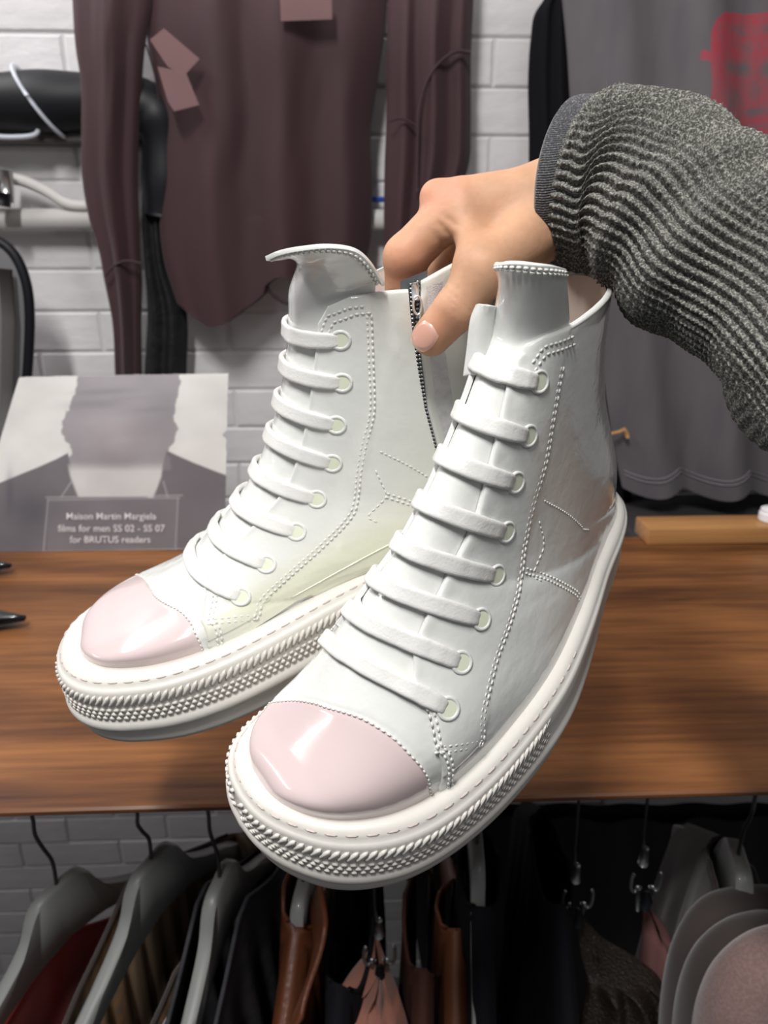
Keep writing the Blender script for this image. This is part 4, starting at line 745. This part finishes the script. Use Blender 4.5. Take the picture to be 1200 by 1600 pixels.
    # black pointed shoes at the left edge of the shelf
    for i,(u,v,ln,lab) in enumerate(((36,962,.24,'nearer black pointed shoe toe lying on the shelf at the left edge'),(14,880,.24,'farther black pointed shoe toe on the shelf at the left edge, near the back'))):
        tip=atZ(u,v+4,SHELF_Z+.012); n=40; mb=MB(); rings=[]; th=np.linspace(0,2*PI,28,endpoint=False)
        for k in range(n):
            s=k/(n-1); w=.001+.040*(s*1.0)**.75 if s<.35 else .001+.040*.35**.75+.012*sm(s,.35,.6)-.018*sm(s,.75,1); h=.004+.045*s**.8+.02*sm(s,.5,1); zc=SHELF_Z+.001; 
            rings.append([(tip[0]-s*ln,tip[1]+.01*s+w*math.cos(t),zc+.010*(1-s)**3+max(0.,h*(math.sin(t)*.5+.5)**.8)) for t in th])
        r=empty('pointed_shoe',(tip[0]-.12,tip[1],SHELF_Z),lab,'shoe','black pointed shoes on the shelf'); mb.grid(np.array(rings),cv=True); mb.f.append(tuple(range(28))); mb.f.append(tuple(range(39*28+27,39*28-1,-1))); mb.build('upper',MATS['black_leather'],r)
        mb=MB(); R0=np.array(rings); G=np.stack([R0[:,[0,2,5,7,9,12,14]].copy() for _ in (0,1)]); lo_=[];hi_=[]
        s_=np.linspace(0,1,n); wv=np.array([(R0[k,:,1].max()-R0[k,:,1].min())/2+.002 for k in range(n)]); xc=R0[:,0,0]+.002; ycen=(R0[:,:,1].max(1)+R0[:,:,1].min(1))/2
        o_=np.concatenate([np.c_[xc,ycen-wv],np.c_[xc,ycen+wv][::-1]]); N_=len(o_); zb=np.r_[.010*(1-s_)**3,(.010*(1-s_)**3)[::-1]]
        mb.add(np.vstack([np.c_[o_,SHELF_Z+zb],np.c_[o_,SHELF_Z+zb+.004]]),[(i,(i+1)%N_,N_+(i+1)%N_,N_+i) for i in range(N_)]+[(i,i+1,N_-2-i,N_-1-i) for i in range(n-1)]+[(N_+i,N_+N_-1-i,N_+N_-2-i,N_+i+1) for i in range(n-1)]); mb.build('sole',MATS['black_rubber'],r)
def poster():
    n,m=230,300
    TL,TR,BR,BL=(30,588),(357,582),(351,862),(-52,862)
    a=np.linspace(0,1,m)[None]*np.ones((n,1)); b=np.linspace(0,1,n)[:,None]*np.ones((1,m))
    U=(1-b)*((1-a)*TL[0]+a*TR[0])+b*((1-a)*BL[0]+a*BR[0]); V=(1-b)*((1-a)*TL[1]+a*TR[1])+b*((1-a)*BL[1]+a*BR[1])
    # worn edges
    nz=vnoise(np.stack([b*26,a*0+5,a*0],-1),1,31,3); rip=3*nz+7*np.exp(-((V-680)/5)**2)+6*np.exp(-((V-612)/3)**2)*0; U=U-(a**30)*np.abs(rip); V=V-(1-b)**30*(1.5*vnoise(np.stack([a*14,a*0,a*0],-1),1,33,3)+1.5)*-1
    yb,yt=.905,.952; Yp=yb+(yt-yb)*(1-b)+.004*np.sin(a*5+b*3)*(1-b)
    ry=(U[...,None]-600)/FPX*_r+(V[...,None]-800)/FPX*_d+_f; P=C0+ry*(Yp/ry[...,1])[...,None]
    P[-1,:,2]=np.maximum(P[-1,:,2],SHELF_Z+.0005)
    n1=vnoise(np.stack([U*.03,V*.03,U*0],-1),1,41,4); n2=vnoise(np.stack([U*.012,V*.02,U*0],-1),1,43,3)
    C=np.ones(U.shape+(3,))*np.array((.74,.73,.715)); 
    def put(mask,col): 
        nonlocal C; C=C*(1-mask[...,None])+np.array(col)*mask[...,None]
    def soft(d,w=1.2): return sm(-d,-w,w)
    lx=np.interp(V,[585,600,620,640,655,665,690,700,710,716],[121,118,112,106,104,99,104,112,116,106]); rx=np.interp(V,[585,600,620,635,650,668,688,700,708,716],[283,281,280,276,272,278,272,264,258,268])
    head=soft(np.maximum(lx-U,U-rx)+9*n1+5*vnoise(np.stack([U*.12,V*.12,U*0],-1),1,47,2))*(V<735); put(head,(.30,.28,.30))
    shl=np.interp(U,[0,30,60,90,106,114,126,244,252,260,300,330,352],[754,742,730,716,708,738,765,765,738,704,722,734,742]); put(soft(shl-V+1.0*n1),(.165,.150,.165))
    put(np.exp(-((U-45)/35)**2-((V-800)/40)**2)*.7,(.09,.085,.10)); put(np.exp(-((U-15)/6)**2-((V-770)/30)**2)*.6,(.09,.085,.10))
    put(np.exp(-((U-185)/45)**2-((V-690)/32)**2)*.55,(.36,.30,.33))
    for (cx,cy,rx_,ry_,s_,c_) in ((165,612,40,5,.55,.12),(150,632,48,8,.55,.11),(200,622,30,4,.3,.14),(235,640,32,5,.4,.17),(170,655,70,7,.25,.36),(182,722,28,7,.35,.22),(180,690,60,6,.2,.42),(120,700,12,24,.3,.22),(215,705,26,18,.25,.38)): put(s_*np.exp(-((U-cx)/rx_)**2-((V-cy+ .05*(U-cx))/ry_)**2)*(.8+.6*n1).clip(0,1),(c_,c_*.95,c_*1.02))
    put(head*(.16+.22*n2).clip(0,1),(.42,.39,.41))
    nl=np.interp(V,[716,725,745,776],[112,106,110,122]); nr_=np.interp(V,[716,725,745,776],[248,254,252,240]); neck=soft(np.maximum(nl-U,U-nr_),2.5)*sm(V,718,740)*(V<777); put(neck,(.60,.585,.58))
    put(np.exp(-((U-182)/36)**2-((V-718)/14)**2)*.8,(.27,.25,.27))
    for (x0,y0,x1,y1) in ((112,752,96,776),(255,752,262,776),(75,781,280,778),(75,781,68,860),(278,779,274,860),(72,777,285,774)):
        dx,dy=x1-x0,y1-y0; L=dx*dx+dy*dy; t=np.clip(((U-x0)*dx+(V-y0)*dy)/L,0,1); dd=np.hypot(U-x0-t*dx,V-y0-t*dy); put(.55*np.exp(-(dd/1.1)**2),(.52,.50,.51))
    put(((V>781)&(U>74)&(U<277)).astype(float)*.25,(.27,.25,.27)); C=C*(1+.10*n1+.08*n2)[...,None]
    root=empty('photo_print',P[-1,m//2],'black and white photo print of a capped figure with hidden face, torn edges','photo')
    mb=MB(); mb.grid(P,flip=True,col=np.clip(C,0,1).reshape(-1,3)); Pb=P+np.array((0,.0012,0)); mb.grid(Pb,col=np.tile(np.array((.7,.7,.68)),(n*m,1))); e=[P[0],P[:,-1],P[-1][::-1],P[:,0][::-1]]; f=[Pb[0],Pb[:,-1],Pb[-1][::-1],Pb[:,0][::-1]]
    for x,y in zip(e,f): mb.grid(np.stack([x,y]),col=np.tile(np.array((.7,.7,.68)),(2*len(x),1)))
    mb.build('paper_sheet',MATS['print_paper'],root,cols=True)
    # lettering, laid on the sheet
    for txt,cu,cv,w in (('Maison Martin Margiela',174,807,140),('films for men SS 02 - SS 07',174,826,167),('for BRUTUS readers',172,843.5,126)):
        cd=bpy.data.curves.new('lettering','FONT'); cd.body=txt; cd.align_x='CENTER'; cd.align_y='CENTER'; cd.size=1; cd.offset=.003; cd.extrude=.0; cd.resolution_u=3
        t=bpy.data.objects.new('lettering',cd); COL.objects.link(t); bpy.context.view_layer.update(); me=bpy.data.meshes.new_from_object(t); bpy.data.objects.remove(t)
        V_=np.array([v.co[:] for v in me.vertices]); s_=w/np.ptp(V_[:,0]); uu=cu+(V_[:,0]-(V_[:,0].max()+V_[:,0].min())/2)*s_; vv=cv-V_[:,1]*s_*1.0
        bb=(vv-585)/277; yy=yb+(yt-yb)*(1-bb)+.004*np.sin(.55*5+bb*3)*(1-bb)-.0015
        W=np.array([atY(a_,b_,y_) for a_,b_,y_ in zip(uu,vv,yy)])-rootloc(root); me.vertices.foreach_set('co',W.ravel()); me.materials.append(MATS['lettering_white']); me.update()
        o=bpy.data.objects.new('lettering',me); COL.objects.link(o); o.parent=root
# ------------------------------------------------------------------ clothes rail under the shelf
mat('hanger_grey',(.24,.245,.24),.45,coat=.2); mat('hook_metal',(.10,.10,.105),.35,metal=.85); mat('rail_metal',(.2,.2,.2),.4,metal=.9)
mat('red_cloth',(.30,.015,.008),.75,sheen=.3); mat('multi_knit',(1,1,1),.85,vc='col'); mat('charcoal_cloth',(.022,.022,.028),.85,noise=((60,60,60),(.045,.04,.05),3,.4,.7)); mat('brown_leather',(.115,.035,.014),.42,coat=.15,bump=[(S3(220),.4,4,.0015),(S3(25),.4,3,.006)])
mat('rosy_cloth',(.30,.125,.09),.85,sheen=.3,bump=[(S3(500),.3,3,.001)]); mat('rust_cloth',(.085,.03,.02),.85,bump=[(S3(400),.4,3,.001)]); mat('tan_leather',(.16,.055,.024),.5,bump=[(S3(200),.3,4,.001)])
mat('sequin_cloth',(.020,.013,.009),.5,noise=(S3(260),(.20,.13,.08),3,.66,.74),bump=[(S3(320),.9,3,.003)]); mat('dusty_pink',(.17,.075,.07),.9); mat('taupe_wool',(.20,.125,.115),.95,sheen=.4,bump=[(S3(700),.5,3,.001)],noise=(S3(400),(.26,.17,.16),3,.4,.7)); mat('dark_taupe',(.04,.029,.026),.95,sheen=.3); mat('label_white',(.40,.38,.40),.7); mat('label_ink',(.05,.05,.06),.8)
RAILY,RAILZ=.52,SHELF_Z-.068
def frame(c,rot): 
    ey=np.array((math.sin(rot),math.cos(rot),0)); ex=np.array((math.cos(rot),-math.sin(rot),0)); return lambda x,y,z: c+np.asarray(x)[...,None]*ex+np.asarray(y)[...,None]*ey+np.asarray(z)[...,None]*np.array((0,0,1.))
def hanger(u,v,rot,label,hw=.205,tk=.0065,lean=0.0):
    c=atY(u,v,RAILY+.002); fr=frame(c,rot); root=empty('clothes_hanger',c,label,'hanger','grey wooden hangers on the rail')
    top=crs([0,1,2,3,4,5,6,7],np.array([(0,0),(.020,-.001),(.032,-.012),(.044,-.036),(.072,-.060),(.115,-.088),(.165,-.122),(hw,-.156)]),np.linspace(0,7,36)); bot=crs([0,1,2,3,4,5],np.array([(0,-.066),(.040,-.074),(.08,-.092),(.125,-.120),(.17,-.150),(hw,-.178)]),np.linspace(0,5,36))
    T=np.vstack([top[::-1]*[-1,1],top[1:]]); B=np.vstack([bot[::-1]*[-1,1],bot[1:]]); n=len(T); bv=.0025
    rings=[]
    for x,k in ((-tk,bv),(-tk+bv,0),(tk-bv,0),(tk,bv)):
        t=T.copy(); b=B.copy(); t[:,1]-=k; b[:,1]+=k; rings.append((x,t,b))
    mb=MB(); prof=[rings[0][2:],]
    G=[]; 
    for x,t,b in rings: G.append(fr(np.full(n,x),t[:,0],t[:,1]))
    for x,t,b in rings[::-1]: G.append(fr(np.full(n,x),b[:,0],b[:,1]))
    G=np.array(G); mb.grid(G,cu=True); mb.f.append(tuple(i*n for i in range(8))); mb.f.append(tuple(i*n+n-1 for i in range(7,-1,-1)))
    mb.build('hanger_arms',MATS['hanger_grey'],root,auto=50)
    dz=RAILZ-c[2]; q=[(0,-.004),(0,.028),(-.010,.048),(-.014,.062),(-.008,.085),(-.008,dz-.02)]
    q=[(0,-.004),(0,min(.03,dz*.3)),(-.006,dz*.45),(-.010,dz*.62),(-.009,dz-.028)]
    th=np.linspace(PI*1.05,-.15*PI,18); q+= [(.019*math.cos(t)+.008,dz+.012+.019*math.sin(t)-.012) for t in th]
    q=np.array(q); d=np.r_[0,np.cumsum(np.linalg.norm(np.diff(q,axis=0),axis=1))]; q=crs(d,q,np.linspace(0,d[-1],60)); mb=MB(); mb.tube(fr(np.zeros(60),q[:,0],q[:,1]),.0018,10); mb.build('hook',MATS['hook_metal'],root)
    return c,fr,root
def garment(name,c,rot,m,label,cat,W=.20,thick=.05,nk=.4,nd=(.06,.03),L=.5,seed=0,fold=.008,nf=9,colf=None,drop=.150,zoff=.008,group=None,flare=.15):
    fr=frame(c,rot); root=empty(name,c,label,cat,group); na,nt=110,70; a=np.linspace(-1,1,na); 
    for side in (1,-1):
        A,T=np.meshgrid(a,np.linspace(0,1,nt)); aa=np.abs(A)
        zs=zoff-.004-drop*np.clip(aa*W-.012,0,1)/.19-.02*sm(aa,.85,1)
        d=nd[0] if side>0 else nd[1]; sc=np.where(aa<nk,d*(1-(aa/nk)**2.5)**.6 if True else 0,0); zt=zs-sc
        zz=zt+(-L-zt)*T; y=A*W*(1+flare*T*.8); prof=(1-np.clip(aa,0,1)**6)**.5
        open_=sm(nk-aa,-.15,.25)
        x=side*(.0085*np.maximum(sm(nk-aa,-.02,.05),sm(T,0,.03))+thick*(1-np.exp(-T*5))*prof+.012*open_*(1-T)*(aa<nk))+ (fold*np.sin(A*nf*PI+seed+1.5*vnoise(np.stack([A*2,T*2,A*0+seed],-1),1,seed))+fold*.9*vnoise(np.stack([A*4,T*2.5,A*0+side],-1),1,seed+2,3))*sm(T,0,.35)*prof
        P=fr(x,y,zz); mb=MB(); mb.grid(P,flip=side<0,col=None if colf is None else colf(A,T,side).reshape(-1,3)); o=mb.build('front_panel' if side>0 else 'back_panel',m,root,cols=colf is not None)
        so=o.modifiers.new('thick','SOLIDIFY'); so.thickness=.0022; so.offset=0
        k=aa[0]<nk
        P0=P[0][k]; mb=MB(); mb.tube(P0,.0022,6); mb.build('neck_binding',m if colf is None else MATS['dark_taupe'],root)
    return root,fr
def clip(u,v,Y,label,s=.7):
    p=atY(u,v,Y); root=empty('clip_hanger',p,label,'clip hanger'); z1=RAILZ-.0
    mb=MB(); mb.tube(np.array([p+np.array((0,0,.0)),p+np.array((-.004,0,.03)),np.array((p[0]-.006,Y,z1-.03)),np.array((p[0]-.006,Y,z1+.004)),np.array((p[0]-.006,Y+.015,z1+.013)),np.array((p[0]-.006,Y+.022,z1))]),.0016,8); mb.build('hook',MATS['hook_metal'],root)
    mb=MB(); mb.tube([p+np.array((0,0,.012)),p+np.array((0,0,-.008))],[.0035,.005],12); mb.build('swivel',MATS['grey_metal'],root)
    for sd in (-1,1):
        q=np.array([(.006*sd,-.004),(.014*sd,-.012),(.020*sd,-.006),(.021*sd,.012),(.019*sd,.020)])*s; q=crs(np.arange(5),q,np.linspace(0,4,24)); mb=MB(); mb.tube(np.array([p+np.array((x,-.012,z-.022)) for x,z in q]),.0017,8); mb.build('prong',MATS['grey_metal'],root)
        mb=MB(); mb.tube([p+np.array((.007*sd,-.012,-.026)),p+np.array((.004*sd,-.012,-.055))],[.003,.002],8); mb.build('jaw',MATS['grey_metal'],root)
    mb=MB(); mb.tube([p+np.array((0,-.016,-.026)),p+np.array((0,-.020,-.034)),p+np.array((0,-.018,-.046))],[.003,.005,.004],12); mb.build('rubber_tip',MATS['black_rubber'],root)
    return p
def drape(name,pts,Y0,m,label,cat,depth=.05,seed=0,nf=4,fold=.006):
    """clipped cloth seen from above: rows given as (v,uL,uR,y) picture rows at their real distance y"""
    pts=np.array(pts,float); n=80; v=np.linspace(0,len(pts)-1,n); q=crs(np.arange(len(pts)),pts,v); a=np.linspace(0,1,70); rows=[]
    for vv,l,r,y in q: rows.append([atY(l+(r-l)*k,vv,y) for k in a])
    P=np.array(rows); A=np.repeat(a[None],n,0); T=np.repeat(np.linspace(0,1,n)[:,None],70,1); env=np.sin(PI*A)**.5
    w=fold*(np.sin(A*nf*2*PI+seed+T*2)+.8*vnoise(np.stack([A*4,T*3,A*0],-1),1,seed,3))
    Pf=P.copy(); Pf[...,1]-=env*(depth*.5)+w*env; Pb=P.copy(); Pb[...,1]+=env*depth*.5
    mb=MB(); mb.grid(Pf,flip=True); mb.grid(Pb); o=mb.build(name,m,None); tagit(o,label,cat); return o
def rail():
    mb=MB(); mb.tube([(-1.1,RAILY,RAILZ-.008),(1.2,RAILY,RAILZ-.008)],.009,16); o=mb.build('clothes_rail',MATS['rail_metal'],None); tagit(o,'metal clothes rail fixed under the front of the wooden shelf','rail')
    for i,x in enumerate((-1.05,1.15)):
        mb=MB(); mb.box((x-.012,RAILY-.012,RAILZ-.02),(x+.012,RAILY+.012,SHELF_Z-.0245)); b=mb.build('bracket',MATS['rail_metal'],o,smooth=False)
    c1,f1,_=hanger(88,1381,.52,'leftmost grey wooden hanger, bare on its near arm')
    c2,f2,_=hanger(236,1341,.42,'second grey wooden hanger from the left, with a patterned knit on its tip')
    c3,f3,_=hanger(343,1370,.20,'third grey wooden hanger from the left, carrying the charcoal garment')
    c4,f4,_=hanger(474,1376,.15,'grey wooden hanger under the brown leather jacket')
    c5,f5,_=hanger(745,1318,.1,'grey wooden hanger glimpsed under the toe of the right sneaker')
    c6,f6,_=hanger(1154,1335,.25,'grey wooden hanger at the right holding the taupe hooded coat',tk=.008)
    garment('red_top',c1,.52,MATS['red_cloth'],'red top with a deep scooped neckline on the leftmost hanger','top',W=.205,thick=.014,nk=.82,nd=(.15,.09),L=.62,seed=1,fold=.006,nf=7)
    def kn(A,T,side):
        b=np.ones(A.shape+(3,))*np.array((.27,.19,.125)); st=(.5+.5*np.sin(A*95))[...,None]; b=b*(.75+.5*st)
        k=sm(-A,.50,.60)[...,None]; dots=((np.sin(A*150)*np.sin(T*150))>.35)[...,None]*1.0; red=np.array((.50,.03,.035))*(1-dots)+np.array((.72,.42,.06))*dots; b=b*(1-k)+red*k
        o=(np.exp(-((A+.25)/.12)**2)*.5)[...,None]*((np.sin(A*150)*np.sin(T*150))>0)[...,None]; b=b*(1-o)+np.array((.55,.22,.04))*o; return b
    r2,_=garment('beige_dress',c2,.42,MATS['multi_knit'],'gathered beige gold dress with red and yellow knit shoulder on the second hanger','dress',W=.205,thick=.007,nk=.62,nd=(.13,.03),L=.62,seed=5,fold=.005,nf=16,colf=kn)
    # care label inside the dress
    P=[f2(.026,y,z) for y,z in ((-.085,-.165),(-.03,-.150),(-.035,-.25),(-.09,-.265))]
    P=[np.array(p) for p in P]; mb=MB(); Q=[p+np.array((.001,0,0)) for p in P]; mb.add(P+Q,[(0,1,2,3),(7,6,5,4),(0,4,5,1),(1,5,6,2),(2,6,7,3),(3,7,4,0)]); lb=mb.build('care_label',MATS['label_white'],r2,smooth=False,label='white care label with rows of small black marks')
    mb=MB()
    for i in range(6):
        for j in range(4):
            a=(i+.7)/6.6; b_=(j+.6)/4.4; e=lambda a,b_: Q[0]*(1-a)*(1-b_)+Q[3]*a*(1-b_)+Q[1]*(1-a)*b_+Q[2]*a*b_+np.array((.0006,0,0)); mb.add([e(a,b_),e(a+.07,b_),e(a+.07,b_+.13),e(a,b_+.13)],[(0,1,2,3)])
    mb.build('printed_marks',MATS['label_ink'],lb,smooth=False,kind='stuff')
    garment('charcoal_dress',c3,.20,MATS['charcoal_cloth'],'charcoal garment hanging on the third hanger','dress',W=.20,thick=.007,nk=.72,nd=(.04,.03),L=.62,seed=9,nf=8)
    rj,fj=garment('leather_jacket',c4,.15,MATS['brown_leather'],'brown leather jacket with a standing collar','jacket',W=.215,thick=.014,nk=.16,nd=(.03,.01),L=.62,seed=12,nf=5,fold=.005)
    # standing collar and a snap button
    G=[]; t=np.linspace(-1,1,40)
    for k in np.linspace(0,1,10): G.append(fj(.016+.012*k+.006*np.cos(t*PI),-.035-.055*t*(1-.15*k)-.02,-.028-.035*np.clip(t,0,1)+.035*k*(1-.3*t)))
    mb=MB(); mb.grid(np.array(G)); o=mb.build('collar',MATS['brown_leather'],rj); so=o.modifiers.new('thick','SOLIDIFY'); so.thickness=.004
    mb=MB(); b0=fj(.042,-.085,-.205); mb.tube([b0,b0+np.array((.004,-.002,.001))],[.009,.008],18); mb.build('snap_button',MATS['hook_metal'],rj)
    garment('black_blouse',atY(548,1385,RAILY),.15,MATS['black_cloth'],'black blouse hanging between the leather jacket and the rose-brown skirt','blouse',W=.19,thick=.005,fold=.004,nk=.35,L=.62,seed=14)
    clip(592,1452,.50,'clip hanger gripping the rose-brown skirt')
    drape('rose_skirt',[(1490,586,594,.50),(1515,566,606,.49),(1540,540,618,.485),(1570,522,628,.47),(1610,508,640,.46),(1680,500,650,.46)],.5,MATS['rosy_cloth'],'rose-brown skirt hanging from a metal clip','skirt',seed=3)
    garment('rust_coat',atY(664,1385,RAILY+.02),.1,MATS['rust_cloth'],'dark rust-brown coat beside the rose-brown skirt','coat',W=.2,thick=.005,fold=.004,nk=.3,L=.62,seed=17,nf=7)
    garment('tan_jacket',atY(712,1400,RAILY),.1,MATS['tan_leather'],'tan leather jacket with a rounded shoulder below the right sneaker toe','jacket',W=.18,thick=.006,fold=.004,nk=.15,nd=(.02,.02),L=.55,seed=19,nf=4)
    garment('black_coat',c5+np.array((.004,0,0)),.1,MATS['black_cloth'],'black coat hanging right of the tan leather jacket','coat',W=.21,thick=.005,fold=.004,nk=.22,nd=(.03,.03),L=.62,seed=23)
    clip(900,1366,.53,'left of the two clip hangers on the right, above the sequinned garment')
    clip(1006,1340,.53,'right of the two clip hangers on the right, above the dusty pink strap')
    garment('long_black_dress',atY(866,1290,RAILY+.03),.1,MATS['black_cloth'],'long black dress hanging just left of the left clip','dress',W=.2,thick=.005,fold=.004,nk=.3,L=.7,seed=27)
    drape('sequinned_top',[(1462,905,930,.55),(1490,908,960,.53),(1520,915,1018,.51),(1555,915,1050,.50),(1610,905,1062,.49),(1680,900,1070,.49)],.5,MATS['sequin_cloth'],'dark brown glittering sequinned garment','top',seed=8,fold=.010,nf=3)
    drape('dusty_pink_strap',[(1436,1015,1022,.55),(1460,1008,1046,.54),(1500,1005,1046,.53),(1560,1000,1044,.52),(1640,998,1042,.52)],.5,MATS['dusty_pink'],'dusty pink strip of cloth hanging from the right clip','cloth',seed=2,nf=2,fold=.003)
    rc,fc=garment('hooded_coat',c6,.25,MATS['dark_taupe'],'taupe wool hooded coat at the lower right edge','coat',W=.2,thick=.022,nk=.27,nd=(.03,.03),L=.6,seed=37,nf=4)
    for pts,r_,m_ in (([(1062,1700,.45),(1072,1580,.455),(1090,1490,.465),(1120,1435,.48),(1165,1418,.49),(1215,1420,.50),(1270,1450,.51)],.021,'dark_taupe'),([(1092,1720,.425),(1100,1610,.43),(1118,1525,.435),(1150,1480,.44),(1195,1466,.45),(1260,1480,.46)],.024,'dark_taupe'),([(1140,1730,.40),(1148,1620,.40),(1165,1545,.405),(1200,1510,.41),(1260,1505,.42)],.030,'taupe_wool')):
        q=np.array(pts,float); q=crs(np.arange(len(q)),q,np.linspace(0,len(q)-1,50)); P=np.array([atY(u,v,y) for u,v,y in q]); mb=MB(); mb.tube(P,r_*(1+.12*np.sin(np.linspace(0,7,50))),24); mb.build('hood_fold',MATS[m_],rc)
    o,_,_=cloth('shade_backdrop',1.0,[(1262,615,1500),(1400,640,1500),(1600,670,1500),(1800,690,1500)],MATS['shade_backdrop'],None,90,30,.012,.03,6,9); tagit(o,'black curtain added in place of deep wall shade behind the clothes on the right','backdrop')  # made-up black sheet standing in for the deep shade on the wall
mat('shade_backdrop',(.010,.010,.012),.95)
# ------------------------------------------------------------------ assemble
setting()
wall_items()
poster()
rail()
shR,rootR=sneaker('R','nearer white patent high-top sneaker with pink toe cap, on the right')
shL,rootL=sneaker('L','farther white patent high-top sneaker with open side zip, on the left')
person()
